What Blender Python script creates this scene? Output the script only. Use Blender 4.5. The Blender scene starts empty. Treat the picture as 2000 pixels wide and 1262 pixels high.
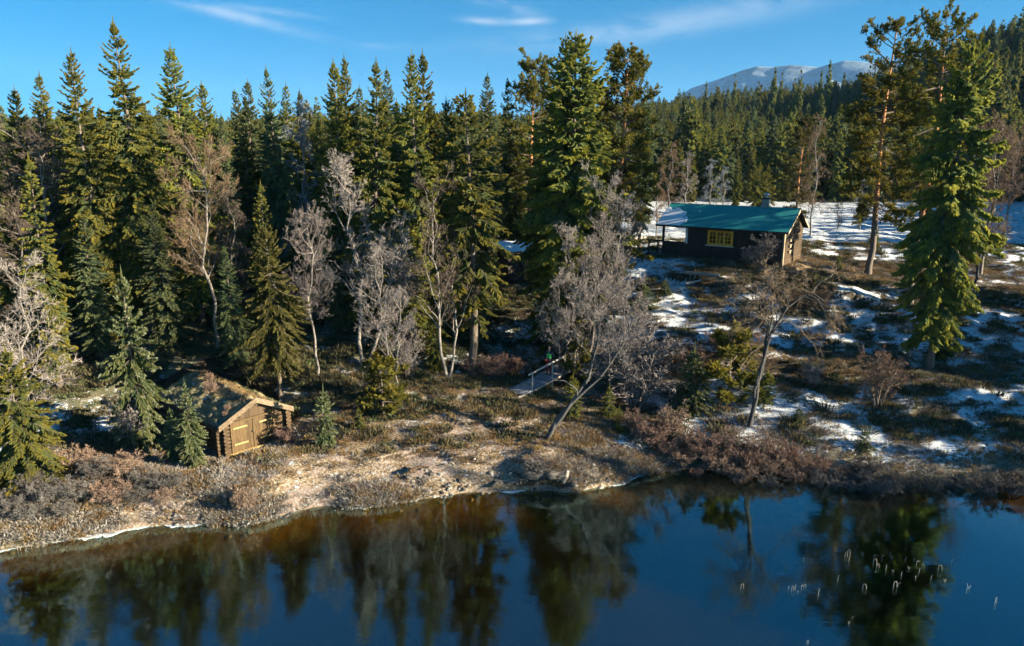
import bpy, math, random
import numpy as np
from mathutils import Vector, Matrix
R = math.radians
rng = np.random.default_rng(7)
random.seed(7)
sc = bpy.context.scene
COL = sc.collection

# ------------------------------------------------------------------ camera
CAM_H, PITCH, FPX = 15.0, R(13.3), 1400.0
cam_d = bpy.data.cameras.new('camera')
cam_d.lens = 36 * FPX / 2000; cam_d.sensor_width = 36
cam_d.clip_start = 0.5; cam_d.clip_end = 20000
cam = bpy.data.objects.new('camera', cam_d); COL.objects.link(cam)
cam.location = (0, 0, CAM_H); cam.rotation_euler = (R(90) - PITCH, 0, 0)
sc.camera = cam

# ------------------------------------------------------------------ light
SUN_AZ, SUN_EL = R(-18), R(16.5)        # azimuth measured from +X towards +Y
sv = Vector((math.cos(SUN_AZ) * math.cos(SUN_EL), math.sin(SUN_AZ) * math.cos(SUN_EL), math.sin(SUN_EL)))
sun_d = bpy.data.lights.new('sun', 'SUN')
sun_d.energy = 5.0; sun_d.angle = R(0.5); sun_d.color = (1.0, 0.85, 0.60)
sun = bpy.data.objects.new('sun', sun_d); COL.objects.link(sun)
sun.rotation_euler = sv.to_track_quat('Z', 'Y').to_euler(); sun.location = (60, 0, 40)

world = bpy.data.worlds.new('World'); sc.world = world; world.use_nodes = True
wn = world.node_tree; wn.nodes.clear()
class NT:
    """small helper to write node trees"""
    def __init__(s, tree): s.t = tree
    def n(s, kind, **kw):
        nd = s.t.nodes.new(kind); ins = kw.pop('ins', {})
        for k, v in kw.items(): setattr(nd, k, v)
        for k, v in ins.items():
            sock = nd.inputs[k]
            if hasattr(v, 'is_output') or isinstance(v, bpy.types.NodeSocket): s.t.links.new(v, sock)
            else: sock.default_value = v
        return nd
    def math(s, op, a, b=None, c=None, clamp=False):
        ins = {0: a}
        if b is not None: ins[1] = b
        if c is not None: ins[2] = c
        nd = s.n('ShaderNodeMath', operation=op, use_clamp=clamp, ins=ins); return nd.outputs[0]
    def mix(s, f, a, b):
        nd = s.n('ShaderNodeMix', data_type='RGBA')
        for sock, v in ((nd.inputs[0], f), (nd.inputs[6], a), (nd.inputs[7], b)):
            if isinstance(v, bpy.types.NodeSocket): s.t.links.new(v, sock)
            else: sock.default_value = (tuple(v) + (1,))[:4] if hasattr(v, '__len__') else v
        return nd.outputs[2]
    def noise(s, vec, scale, detail=4, rough=.55, out=0, dist=0.0):
        nd = s.n('ShaderNodeTexNoise', ins={'Scale': scale, 'Detail': detail, 'Roughness': rough, 'Distortion': dist})
        if vec is not None: s.t.links.new(vec, nd.inputs['Vector'])
        return nd.outputs[out]
    def ramp(s, f, lo, hi, a=0.0, b=1.0):
        nd = s.n('ShaderNodeMapRange', interpolation_type='SMOOTHSTEP', ins={0: f, 1: lo, 2: hi, 3: a, 4: b}); return nd.outputs[0]
W = NT(wn)
tc = W.n('ShaderNodeTexCoord')
sp = W.n('ShaderNodeSeparateXYZ', ins={0: tc.outputs['Generated']})
# clear mountain air: the yellow band that the sky model puts at the horizon is lifted away
up = W.n('ShaderNodeCombineXYZ', ins={0: sp.outputs[0], 1: sp.outputs[1], 2: W.math('ADD', W.math('ABSOLUTE', sp.outputs[2]), 0.15)})
sky = W.n('ShaderNodeTexSky', sky_type='NISHITA', ins={0: W.n('ShaderNodeVectorMath', operation='NORMALIZE', ins={0: up.outputs[0]}).outputs[0]})
sky.sun_disc = False; sky.sun_elevation = SUN_EL; sky.sun_rotation = math.pi / 2 - SUN_AZ
sky.altitude = 700; sky.air_density = 1.0; sky.dust_density = 0.3; sky.ozone_density = 2.5
gm = W.n('ShaderNodeGamma', ins={0: sky.outputs[0], 1: 1.0})
hs = W.n('ShaderNodeHueSaturation', ins={'Hue': 0.5, 'Saturation': 1.5, 'Value': 0.93, 'Color': gm.outputs[0]})
clr = W.n('ShaderNodeMix', data_type='RGBA', blend_type='MULTIPLY', ins={0: 1.0, 6: hs.outputs[0], 7: (.92, .95, .84, 1)})
az = W.math('ARCTAN2', sp.outputs[0], sp.outputs[1]); el = W.math('ARCSINE', sp.outputs[2])
av = W.n('ShaderNodeCombineXYZ', ins={0: az, 1: W.math('MULTIPLY', el, 3.2), 2: 0.0}).outputs[0]
streak = W.noise(av, 9.0, 6, .6, dist=.6)
cl = None
for (a0, e0, ra, re, tilt, amp) in ((-.345, .163, .075, .0065, -.20, .50), (-.30, .170, .045, .004, -.08, .32), (-.035, .167, .026, .0045, -.03, .60), (.022, .166, .024, .004, .03, .60), (-.01, .186, .035, .008, -.25, .6),
                                   (.27, .170, .17, .016, .14, .26), (.12, .150, .16, .014, .08, .2), (-.16, .135, .03, .004, 0, .25), (-.9, .3, .3, .03, .1, .5), (1.1, .35, .35, .03, -.1, .5), (2.4, .4, .4, .04, .1, .4)):
    da = W.math('SUBTRACT', az, a0); de = W.math('SUBTRACT', W.math('SUBTRACT', el, e0), W.math('MULTIPLY', da, tilt))
    q = W.math('ADD', W.math('POWER', W.math('ABSOLUTE', W.math('DIVIDE', da, ra)), 2.0), W.math('POWER', W.math('ABSOLUTE', W.math('DIVIDE', de, re)), 2.0))
    g = W.math('MULTIPLY', W.math('EXPONENT', W.math('MULTIPLY', q, -1.0)), amp)
    cl = g if cl is None else W.math('ADD', cl, g)
cl = W.math('MULTIPLY', cl, W.ramp(streak, .30, .58), clamp=True)
skyc = W.mix(cl, clr.outputs[2], (3.3, 3.7, 4.2))
bg = W.n('ShaderNodeBackground', ins={'Color': skyc, 'Strength': 0.053})
wo = W.n('ShaderNodeOutputWorld', ins={0: bg.outputs[0]})
sc.view_settings.view_transform = 'Standard'; sc.view_settings.look = 'None'
sc.view_settings.gamma = 1; sc.view_settings.exposure = 2.14; sc.view_settings.use_curve_mapping = False
cy = sc.cycles
cy.max_bounces = 8; cy.diffuse_bounces = 5; cy.glossy_bounces = 2; cy.transmission_bounces = 2; cy.transparent_max_bounces = 6
cy.use_adaptive_sampling = True; cy.adaptive_threshold = 0.02
cy.use_denoising = True
try: cy.denoiser = 'OPENIMAGEDENOISE'; cy.denoising_prefilter = 'ACCURATE'
except Exception: pass

# ------------------------------------------------------------------ picture geometry helpers (world points from bearings)
def ray(px, py):
    u, v = (px - 1000) / FPX, (631 - py) / FPX
    c, s = math.cos(PITCH), math.sin(PITCH)
    return np.array([u, c + v * s, -s + v * c])
def at_z(px, py, z):
    d = ray(px, py); t = (z - CAM_H) / d[2]; return d * t + np.array([0, 0, CAM_H])
def at_y(px, py, y):
    d = ray(px, py); return d * (y / d[1]) + np.array([0, 0, CAM_H])

# ------------------------------------------------------------------ numpy noise
def _hash(ix, iy, seed):
    h = (ix.astype(np.int64) * 374761393 + iy.astype(np.int64) * 668265263 + seed * 1442695041) & 0xffffffff
    h = ((h ^ (h >> 13)) * 1274126177) & 0xffffffff
    return ((h ^ (h >> 16)) & 0xffff) / 65535.0
def vnoise(x, y, seed=0):
    x = np.asarray(x, float); y = np.asarray(y, float)
    ix, iy = np.floor(x), np.floor(y); fx, fy = x - ix, y - iy
    fx = fx * fx * (3 - 2 * fx); fy = fy * fy * (3 - 2 * fy)
    a, b = _hash(ix, iy, seed), _hash(ix + 1, iy, seed); c, d = _hash(ix, iy + 1, seed), _hash(ix + 1, iy + 1, seed)
    return (a * (1 - fx) + b * fx) * (1 - fy) + (c * (1 - fx) + d * fx) * fy - .5
def fbm(x, y, seed=0, o=4):
    r = 0; a = 1.0
    for i in range(o): r = r + a * vnoise(x * 2 ** i + 17.3 * i, y * 2 ** i - 9.1 * i, seed + i); a *= .5
    return r
def sstep(a, b, x): t = np.clip((x - a) / (b - a), 0, 1); return t * t * (3 - 2 * t)

# ------------------------------------------------------------------ terrain height
SHORE = [(-500, 1150), (-200, 1110), (0, 1078), (120, 1058), (240, 1038), (350, 1026), (430, 1026), (500, 1026), (560, 1006), (640, 990), (700, 996), (780, 985), (880, 968),
         (960, 967), (1060, 962), (1105, 956), (1180, 948), (1260, 946), (1340, 950), (1430, 960), (1540, 972), (1640, 986), (1740, 990), (1860, 992), (2000, 1000), (2300, 1050), (2700, 1180)]  # right end bent out of view to carry the added shade trees
cp = [(px, py, 0.0) for px, py in SHORE]
cp += [(px, py - 22, .38) for px, py in SHORE] + [(px, py + 60, -1.0 if px < 1190 else -1.7) for px, py in SHORE] + [(px, py + 170, -1.9 if px < 1190 else -2.6) for px, py in SHORE]
cp += [(px, py + 20, -.8) for px, py in SHORE if px > 1190]
cp += [(1060, 925, .75), (1110, 930, .7), (1180, 915, .7), (850, 905, .55), (760, 920, .5), (950, 930, .45), (960, 890, .8),
       (432, 893, .9), (560, 858, .9), (390, 866, .95), (620, 850, 1.15), (700, 850, 1.2), (300, 900, .9), (160, 900, .9), (60, 940, .7), (100, 850, 1.2), (250, 850, 1.2),
       (850, 850, 1.15), (1000, 850, 1.1), (1060, 860, 1.05), (1150, 870, 1.0), (1250, 880, .8), (1000, 790, 1.7), (900, 790, 1.7), (760, 765, 2.0),
       (690, 716, 2.6), (620, 740, 2.3), (540, 775, 2.0), (350, 780, 1.9), (250, 780, 1.9), (100, 790, 1.9), (-100, 790, 1.9), (-100, 880, 1.0),
       (300, 700, 3.2), (100, 700, 3.2), (500, 700, 3.0), (800, 700, 2.7), (900, 690, 2.7), (1010, 765, 1.75), (1110, 715, 1.9),
       (980, 740, 1.0), (1000, 700, 1.1), (1010, 660, 1.6), (1000, 620, 2.8), (1000, 560, 4.6), (1000, 530, 5.2), (1090, 620, 3.0), (1150, 760, 1.1), (1180, 800, 1.1),
       (1200, 700, 2.2), (1240, 780, 1.0), (1200, 640, 3.4), (1180, 560, 4.8), (1200, 500, 6.2), (1250, 495, 6.5), (1292, 505, 6.55), (1400, 510, 6.5), (1530, 520, 6.6), (1570, 505, 6.5),
       (1300, 545, 5.4), (1400, 550, 5.6), (1300, 600, 4.3), (1400, 600, 4.4), (1500, 560, 5.6), (1300, 660, 3.4), (1430, 650, 3.6),
       (1300, 690, 3.3), (1400, 700, 3.1), (1500, 710, 3.0), (1350, 760, 1.7), (1440, 800, 1.5), (1465, 830, 1.3), (1350, 800, 1.1), (1350, 860, .8),
       (1600, 540, 5.9), (1737, 545, 5.7), (1700, 600, 4.5), (1600, 640, 3.8), (1700, 680, 3.3), (1808, 712, 2.9), (1900, 720, 2.9), (1960, 660, 3.8), (1900, 600, 4.7), (2000, 560, 5.2),
       (1950, 520, 6.0), (1800, 500, 6.2), (1650, 500, 6.4), (2000, 760, 2.4), (1900, 800, 1.9), (1700, 760, 2.2), (1600, 780, 1.8), (1600, 860, 1.0), (1750, 860, 1.1), (1900, 880, 1.0), (2000, 900, 1.0),
       (2300, 560, 5.2), (2300, 700, 3.2), (2300, 850, 1.4), (2700, 700, 3.2),
       (1620, 470, 6.2), (1800, 465, 6.0), (2000, 465, 6.0), (1620, 448, 5.6), (1800, 445, 5.6), (2000, 445, 5.7), (2300, 445, 5.8)]
cpw = np.array([at_z(px, py, z) for px, py, z in cp])
ext = [(-150, 30, 2), (-110, 60, 5), (150, 40, 2), (150, 70, 5.5), (-60, 60, 5.0), (-30, 60, 5.0), (-5, 60, 5.1), (-40, 80, 6), (0, 80, 6.5), (20, 80, 6.6), (50, 115, 5.4), (0, 110, 6.5), (-60, 110, 7), (100, 110, 5.6), (-130, 110, 7),
       (180, 110, 6), (-180, 110, 7), (0, 5, -3), (-30, 5, -3), (30, 5, -3), (-100, 8, -2.5), (100, 8, -2.5), (80, 90, 5.8), (-180, 60, 5), (180, 30, 1.5), (-120, 18, .5)]
cpw = np.vstack([cpw, np.array(ext, float)])
def _U(r2): return np.where(r2 > 1e-9, .5 * r2 * np.log(np.maximum(r2, 1e-9)), 0)
_n = len(cpw); _X = cpw[:, :2] / 30.0
_K = _U(((_X[:, None] - _X[None]) ** 2).sum(-1)) + np.eye(_n) * 2e-3
_P = np.hstack([np.ones((_n, 1)), _X])
_A = np.zeros((_n + 3, _n + 3)); _A[:_n, :_n] = _K; _A[:_n, _n:] = _P; _A[_n:, :_n] = _P.T
_w = np.linalg.solve(_A, np.concatenate([cpw[:, 2], np.zeros(3)]))
def tps(x, y):
    sh = np.shape(x); x = np.ravel(x) / 30.0; y = np.ravel(y) / 30.0; out = np.empty(len(x))
    for i in range(0, len(x), 20000):
        a, b = x[i:i + 20000], y[i:i + 20000]
        r2 = (a[:, None] - _X[None, :, 0]) ** 2 + (b[:, None] - _X[None, :, 1]) ** 2
        out[i:i + 20000] = _U(r2) @ _w[:_n] + _w[_n] + _w[_n + 1] * a + _w[_n + 2] * b
    return out.reshape(sh)
BH = dict(cx=-13.78, cy=31.83, z=.90, th=.823, L=8.16, W=3.46, hw=1.51, rise=.86, ov=.26, oe=.22)     # boathouse
CB = dict(cx=12.67, cy=60.37, z=6.62, th=-.633, L=9.93, W=5.04, hw=2.70, rise=1.40, ov=.39, oe=.355)  # cabin
def _inb(b, x, y, m):
    c, s = math.cos(b['th']), math.sin(b['th']); dx, dy = x - b['cx'], y - b['cy']
    u, v = dx * c + dy * s, -dx * s + dy * c
    if b is BH: Lx, Ly = b['W'], b['L']
    else: Lx, Ly = b['L'], b['W']
    d = np.maximum(np.maximum(-u, u - Lx), np.maximum(-v, v - Ly))
    return 1 - sstep(m * .2, m, d)
SCARPS = [([(985, 938), (1020, 938), (1050, 936), (1085, 944), (1120, 952), (1150, 955)], .5, .16), ([(600, 925), (700, 905), (760, 893), (830, 882), (900, 890), (960, 905), (1000, 925)], .30, .3),
          ([(1270, 700), (1340, 697), (1430, 705), (1520, 716), (1620, 728), (1720, 715), (1800, 712)], .65, .35), ([(1540, 575), (1640, 590), (1720, 600), (1800, 610)], .5, .35), ([(1880, 590), (1950, 600), (2060, 610)], .5, .35),
          ([(830, 800), (900, 815), (960, 830), (1050, 820)], .22, .25), ([(1290, 535), (1380, 560), (1460, 575)], .5, .4), ([(1650, 800), (1760, 815), (1870, 800), (1980, 790)], .28, .5), ([(560, 800), (640, 785), (740, 790), (820, 800)], .3, .3)]
_SC = []
for _pl, _am, _wd in SCARPS:
    _z = [min(max(float(np.interp(py, [500, 540, 600, 650, 700, 760, 800, 860, 900, 950], [6.4, 5.6, 4.5, 3.8, 3.1, 2.2, 1.8, 1.1, .8, .3])), .1), 6.6) for px, py in _pl]
    _q = np.array([at_z(px, py, z) for (px, py), z in zip(_pl, _z)]); _SC.append((_q[:, 0], _q[:, 1], _am, _wd))
def height(x, y):
    x = np.asarray(x, float); y = np.asarray(y, float)
    near = tps(np.clip(x, -190, 190), np.clip(y, 3, 112))
    t = x / np.maximum(y, 60)
    ridge = np.interp(t, [-.8, -.4, -.1, .05, .22, .45, .68, .9], [22, 20, 27, 27, 34, 43, 56, 60])
    y1 = np.interp(t, [-.8, .1, .45, .62, .8], [470, 480, 480, 330, 300])
    k = np.clip((y - 140) / (y1 - 140), 0, 1)
    far = 5.8 + (ridge - 5.8) * (0.35 * k + .65 * k * k * (3 - 2 * k)) + np.clip(y - y1, 0, 600) * .012 + fbm(x / 60, y / 60, 3, 3) * 6 * sstep(140, 260, y)
    b = sstep(100, 150, y)
    z = near * (1 - b) + far * b
    above = sstep(.15, .9, z)
    hum = sstep(1.0, 2.6, z) * (1 - sstep(110, 160, y))
    flat = np.maximum(_inb(BH, x, y, 1.6), _inb(CB, x, y, 1.8))
    z = z + (1 - flat) * (above * fbm(x / 1.3, y / 1.3, 11, 4) * .13 + hum * (np.abs(fbm(x / 3.4 + 4, y / 2.6, 21, 3)) - .18) * .85) + (1 - above) * (fbm(x / 1.1, y / 1.1, 5, 3) * .09 + fbm(x / 3.1, y / 2.2, 6, 3) * .16) + np.exp(-((z - .75) / .5) ** 2) * (1 - flat) * fbm(x / 4.0, y / 1.5, 8, 3) * .42
    for qx, qy, a_, w_ in _SC:
        yl = np.interp(x, qx, qy) + vnoise(x / .9, x * 0, 61) * .5; e_ = sstep(qx[0] - .5, qx[0] + 2, x) * (1 - sstep(qx[-1] - 2, qx[-1] + .5, x)); d_ = y - yl
        z = z + a_ * e_ * (sstep(-w_ * .5, w_ * .5, d_) * (1 - sstep(.6, 3.2, d_)) * .75 - .25 * sstep(-2.0, -.4, d_) * (1 - sstep(-w_ * .5, w_ * .5, d_)))
    for b_ in (BH, CB):
        m = _inb(b_, x, y, 1.6); z = z * (1 - m) + (b_['z'] - .03) * m
    return z
def hz(x, y): return float(height(np.array([x]), np.array([y]))[0])
def ground(px, py):
    """where the bearing of a point of the photograph meets the terrain"""
    d = ray(px, py); ts = np.linspace(18, 150, 900); P = d[None] * (ts[:, None] / d[1]); z = height(P[:, 0], P[:, 1]); r = CAM_H + P[:, 2]
    i = np.argmax(r < z) if (r < z).any() else len(ts) - 1
    return np.array([P[i, 0], P[i, 1], z[i]])

# ------------------------------------------------------------------ mesh helpers
class MB:
    def __init__(s): s.v = []; s.f = []; s.m = []; s.a = []; s.n = 0
    def add(s, V, F, mat=0, att=None):
        V = np.asarray(V, float).reshape(-1, 3); F = np.asarray(F, int)
        if len(V) == 0: return
        s.v.append(V); s.f.append((F + s.n)); s.m.append(np.full(len(F), mat)); s.a.append(np.zeros(len(V)) if att is None else np.broadcast_to(att, (len(V),))); s.n += len(V)
    def box(s, x0, x1, y0, y1, z0, z1, mat=0, jit=0):
        V = np.array([[x, y, z] for z in (z0, z1) for y in (y0, y1) for x in (x0, x1)], float)
        if jit: V = V + rng.uniform(-jit, jit, V.shape)
        s.add(V, [[0, 2, 3, 1], [4, 5, 7, 6], [0, 1, 5, 4], [2, 6, 7, 3], [0, 4, 6, 2], [1, 3, 7, 5]], mat)
    def tube(s, pts, rad, n=8, mat=0, cap=True):
        V, F = tubes(np.array(pts, float)[None], np.broadcast_to(np.array(rad, float), (len(pts),))[None], n); s.add(V, F, mat)
        if cap:
            K = len(pts)
            if n == 4: s.add(V[:4], [[3, 2, 1, 0]], mat); s.add(V[-4:], [[0, 1, 2, 3]], mat)
            else:
                c0 = np.mean(V[:n], 0); c1 = np.mean(V[-n:], 0)
                s.add(np.vstack([V[:n], c0]), [[(i + 1) % n, i, n, n] for i in range(n)], mat); s.add(np.vstack([V[-n:], c1]), [[i, (i + 1) % n, n, n] for i in range(n)], mat)
    def mesh(s, name, mats, smooth=False):
        me = bpy.data.meshes.new(name)
        V = np.vstack(s.v); F = np.vstack([f if f.shape[1] == 4 else np.hstack([f, f[:, -1:]]) for f in s.f])
        tri = F[:, 3] == F[:, 2]; cnt = np.where(tri, 3, 4); st = np.concatenate([[0], np.cumsum(cnt)[:-1]])
        L = F.ravel()[np.stack([np.ones(len(F), bool), np.ones(len(F), bool), np.ones(len(F), bool), ~tri], 1).ravel()]
        me.vertices.add(len(V)); me.vertices.foreach_set('co', V.ravel().astype('f'))
        me.loops.add(len(L)); me.loops.foreach_set('vertex_index', L.astype('i'))
        me.polygons.add(len(F)); me.polygons.foreach_set('loop_start', st.astype('i')); me.polygons.foreach_set('loop_total', cnt.astype('i'))
        me.polygons.foreach_set('material_index', np.concatenate(s.m).astype('i'))
        me.polygons.foreach_set('use_smooth', np.full(len(F), smooth))
        at = me.attributes.new('tip', 'FLOAT', 'POINT'); at.data.foreach_set('value', np.concatenate(s.a).astype('f'))
        for m in (mats if isinstance(mats, (list, tuple)) else [mats]): me.materials.append(m)
        me.update(calc_edges=True); return me
def unit(v): return v / np.maximum(np.linalg.norm(v, axis=-1, keepdims=True), 1e-9)
def tubes(P, Rd, n):
    """N polylines of K points, radii N,K -> one vertex and face array"""
    N, K, _ = P.shape
    T = unit(np.gradient(P, axis=1)); ref = np.where(np.abs(T[:, :1, 2:3]) > .8, np.array([1., 0, 0]), np.array([0, 0, 1.]))
    A = unit(np.cross(T, np.broadcast_to(ref, T.shape))); B = np.cross(T, A)
    an = np.arange(n) * 2 * math.pi / n
    V = P[:, :, None] + Rd[:, :, None, None] * (A[:, :, None] * np.cos(an)[None, None, :, None] + B[:, :, None] * np.sin(an)[None, None, :, None])
    base = (np.arange(N) * K * n)[:, None, None]; k = (np.arange(K - 1) * n)[None, :, None]; j = np.arange(n)[None, None]; j2 = (j + 1) % n
    F = np.stack([base + k + j, base + k + j2, base + k + n + j2, base + k + n + j], -1).reshape(-1, 4)
    return V.reshape(-1, 3), F
def ribbons(P, w, att=None):
    N, K, _ = P.shape
    T = unit(np.gradient(P, axis=1)); r = unit(rng.normal(size=(N, 1, 3))); A = unit(np.cross(T, np.broadcast_to(r, T.shape)))
    V = np.stack([P - A * w[..., None], P + A * w[..., None]], 2)
    b = (np.arange(N) * K * 2)[:, None]; k = (np.arange(K - 1) * 2)[None]
    F = np.stack([b + k, b + k + 1, b + k + 3, b + k + 2], -1).reshape(-1, 4)
    return V.reshape(-1, 3), F
def diamonds(P, D, w, cross=2, att=None):
    """needle sprays: from P along D (length included), half width w; each is `cross` crossed diamond faces"""
    Vs, Fs, As = [], [], []; n = 0; N = len(P)
    up = np.tile(np.array([0, 0, 1.]), (N, 1)); t = unit(D); a0 = unit(np.cross(t, up + rng.normal(size=(N, 3)) * .25)); b0 = np.cross(t, a0)
    for c in range(cross):
        th = c * math.pi / cross + .15; A = a0 * math.cos(th) + b0 * math.sin(th)
        V = np.stack([P, P + D * .45 + A * w[:, None], P + D, P + D * .45 - A * w[:, None]], 1)
        Vs.append(V.reshape(-1, 3)); Fs.append(n + np.arange(N * 4).reshape(N, 4)); n += N * 4
        if att is not None: As.append(np.stack([att * .75, att, np.minimum(att + .2, 1), att], 1).ravel())
    return np.vstack(Vs), np.vstack(Fs), (np.concatenate(As) if att is not None else None)

def tag(o, label=None, cat=None, group=None, kind=None):
    if label: o['label'] = label
    if cat: o['category'] = cat
    if group: o['group'] = group
    if kind: o['kind'] = kind
    return o
def link(name, me, parent=None, loc=(0, 0, 0)):
    o = bpy.data.objects.new(name, me); COL.objects.link(o); o.location = loc
    if parent: o.parent = parent
    return o
def empty(name, loc, rz=0, **kw):
    o = bpy.data.objects.new(name, None); COL.objects.link(o); o.location = loc; o.rotation_euler = (0, 0, rz); o.empty_display_size = .3
    return tag(o, **kw)

# ------------------------------------------------------------------ materials
def new_mat(name):
    m = bpy.data.materials.new(name); m.use_nodes = True; m.node_tree.nodes.clear(); t = NT(m.node_tree)
    return m, t
def finish(t, shader): t.n('ShaderNodeOutputMaterial', ins={0: shader})
def pbr(t, col, rough=.8, spec=.3, bump=None, bstr=.4, bdist=.02, metal=0.0):
    ins = {'Base Color': col if isinstance(col, bpy.types.NodeSocket) else tuple(col) + (1,), 'Roughness': rough, 'Specular IOR Level': spec, 'Metallic': metal}
    p = t.n('ShaderNodeBsdfPrincipled', ins=ins)
    if bump is not None:
        b = t.n('ShaderNodeBump', ins={'Strength': bstr, 'Distance': bdist, 'Height': bump}); t.t.links.new(b.outputs[0], p.inputs['Normal'])
    return p.outputs[0]
def simple(name, c1, c2, scale=6.0, rough=.75, stretch=(1, 1, 1), spec=.3, bstr=.5, bdist=.02, metal=0.0):
    m, t = new_mat(name); tcn = t.n('ShaderNodeTexCoord'); mp = t.n('ShaderNodeMapping', ins={'Vector': tcn.outputs['Object'], 'Scale': stretch})
    n = t.noise(mp.outputs[0], scale, 6, .65); oi = t.n('ShaderNodeObjectInfo')
    f = t.math('ADD', t.ramp(n, .32, .68), t.math('MULTIPLY', t.math('SUBTRACT', oi.outputs['Random'], .5), .5), clamp=True)
    finish(t, pbr(t, t.mix(f, c1, c2), rough, spec, n, bstr, bdist, metal)); return m
def foliage(name, dark, light, frost=None, trans=.42, var=.22):
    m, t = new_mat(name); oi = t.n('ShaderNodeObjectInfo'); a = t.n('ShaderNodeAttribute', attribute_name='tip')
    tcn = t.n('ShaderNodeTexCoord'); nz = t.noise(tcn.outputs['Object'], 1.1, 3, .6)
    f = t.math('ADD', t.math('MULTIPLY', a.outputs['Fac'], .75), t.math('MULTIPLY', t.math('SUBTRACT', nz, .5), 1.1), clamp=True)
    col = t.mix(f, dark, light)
    if frost: col = t.mix(t.math('MULTIPLY', t.ramp(a.outputs['Fac'], .55, 1.0), frost[3]), col, frost[:3])
    h = t.n('ShaderNodeHueSaturation', ins={'Color': col, 'Hue': t.math('ADD', .486, t.math('MULTIPLY', t.math('SUBTRACT', oi.outputs['Random'], .5), .03)),
            'Value': t.math('ADD', 1.0, t.math('MULTIPLY', t.math('SUBTRACT', oi.outputs['Random'], .5), 2 * var)), 'Saturation': 1.0})
    d = t.n('ShaderNodeBsdfDiffuse', ins={'Color': h.outputs[0], 'Roughness': .5}); tr = t.n('ShaderNodeBsdfTranslucent', ins={'Color': h.outputs[0]})
    mx = t.n('ShaderNodeMixShader', ins={0: trans, 1: d.outputs[0], 2: tr.outputs[0]}); finish(t, mx.outputs[0]); return m
M = {}
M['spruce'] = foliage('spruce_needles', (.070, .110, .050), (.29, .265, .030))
M['spruce_dark'] = foliage('shaded_spruce_needles', (.070, .115, .072), (.20, .22, .075))  # darker, bluer needles with forest shade put into the colour
M['spruce_frost'] = foliage('frosted_spruce_needles', (.06, .10, .05), (.24, .25, .08), (.34, .40, .36, .45))
M['pine'] = foliage('pine_needles', (.068, .095, .036), (.28, .255, .032))
M['pine_light'] = foliage('pale_pine_needles', (.05, .055, .018), (.20, .19, .06))
M['twig'] = foliage('frosted_birch_twigs', (.13, .115, .108), (.41, .365, .345), None, .1)
M['twig_dark'] = foliage('bare_birch_twigs', (.055, .045, .04), (.19, .155, .12), None, .1)
M['twig_white'] = foliage('rime_covered_twigs', (.16, .18, .22), (.42, .45, .50), None, .1)
M['twig_warm'] = foliage('straw_brown_twigs', (.14, .10, .065), (.34, .26, .18), None, .1)  # warm straw-brown twig tone
M['twig_brown'] = foliage('brown_birch_twigs', (.085, .062, .042), (.25, .18, .115), None, .1)
M['willow'] = foliage('willow_twigs', (.12, .08, .06), (.42, .31, .24), None, .1)
M['willow_frost'] = foliage('frosted_willow_twigs', (.07, .065, .06), (.25, .24, .235), None, .1)
M['heather'] = foliage('heather_sprigs', (.055, .060, .040), (.17, .15, .075), None, .15)
M['moss'] = foliage('dwarf_shrub_leaves', (.050, .080, .048), (.15, .17, .075), None, .15)
M['straw'] = foliage('dry_grass_blades', (.12, .085, .035), (.42, .31, .14), None, .25)
M['frostgrass'] = foliage('rimed_grass_blades', (.16, .15, .13), (.46, .44, .42), None, .2)
M['bark'] = simple('spruce_bark', (.055, .042, .034), (.16, .135, .115), 14, .9, (1, 1, .35), bdist=.04)
M['bark_grey'] = simple('grey_shaded_bark', (.026, .026, .027), (.095, .093, .092), 9, .85, (1, 1, 2), bdist=.02)  # birch bark darkened to carry the shade on the crooked stems
M['bark_birch'] = simple('birch_bark', (.06, .052, .048), (.24, .22, .205), 9, .8, (1, 1, 3), bdist=.02)
m, t = new_mat('pine_bark'); tcn = t.n('ShaderNodeTexCoord'); sp_ = t.n('ShaderNodeSeparateXYZ', ins={0: tcn.outputs['Object']})
nz = t.noise(t.n('ShaderNodeMapping', ins={'Vector': tcn.outputs['Object'], 'Scale': (1, 1, .4)}).outputs[0], 12, 6, .6)
low = t.mix(nz, (.06, .05, .045), (.19, .16, .14)); upc = t.mix(nz, (.24, .10, .04), (.50, .24, .10))
finish(t, pbr(t, t.mix(t.ramp(t.math('ADD', sp_.outputs[2], t.math('MULTIPLY', nz, 3)), 5.0, 9.5), low, upc), .85, .2, nz, .7, .04)); M['bark_pine'] = m
M['log'] = simple('tarred_weathered_logs', (.034, .021, .012), (.105, .068, .038), 5, .8, (3, .6, 6))
M['plank'] = simple('oiled_door_planks', (.050, .030, .013), (.12, .076, .033), 6, .7, (6, 6, .5))
M['strap'] = simple('pale_wooden_battens', (.30, .20, .08), (.44, .31, .13), 8, .7, (.5, 3, 6))
M['board_grey'] = simple('weathered_bargeboards', (.10, .072, .045), (.21, .155, .105), 4, .8, (2, .6, 2))
M['cabin_wall'] = simple('dark_brown_stained_boards', (.022, .017, .016), (.050, .038, .034), 4, .75, (5, 5, .4))
M['cabin_gable'] = simple('brown_gable_boards', (.032, .021, .012), (.085, .055, .030), 3, .8, (4, 4, .4))  # lighter and warmer than the front wall boards
M['cabin_trim'] = simple('pale_timber_trim', (.33, .26, .17), (.48, .38, .26), 6, .7, (2, 2, 2))
M['white_paint'] = simple('white_painted_timber', (.60, .60, .60), (.74, .74, .73), 8, .6)
M['window_yellow'] = simple('yellow_painted_sash', (.68, .32, .03), (.78, .40, .05), 9, .5, bstr=.1)
M['door_red'] = simple('red_brown_door_boards', (.10, .030, .018), (.17, .055, .03), 6, .7, (5, 5, .5))
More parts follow.
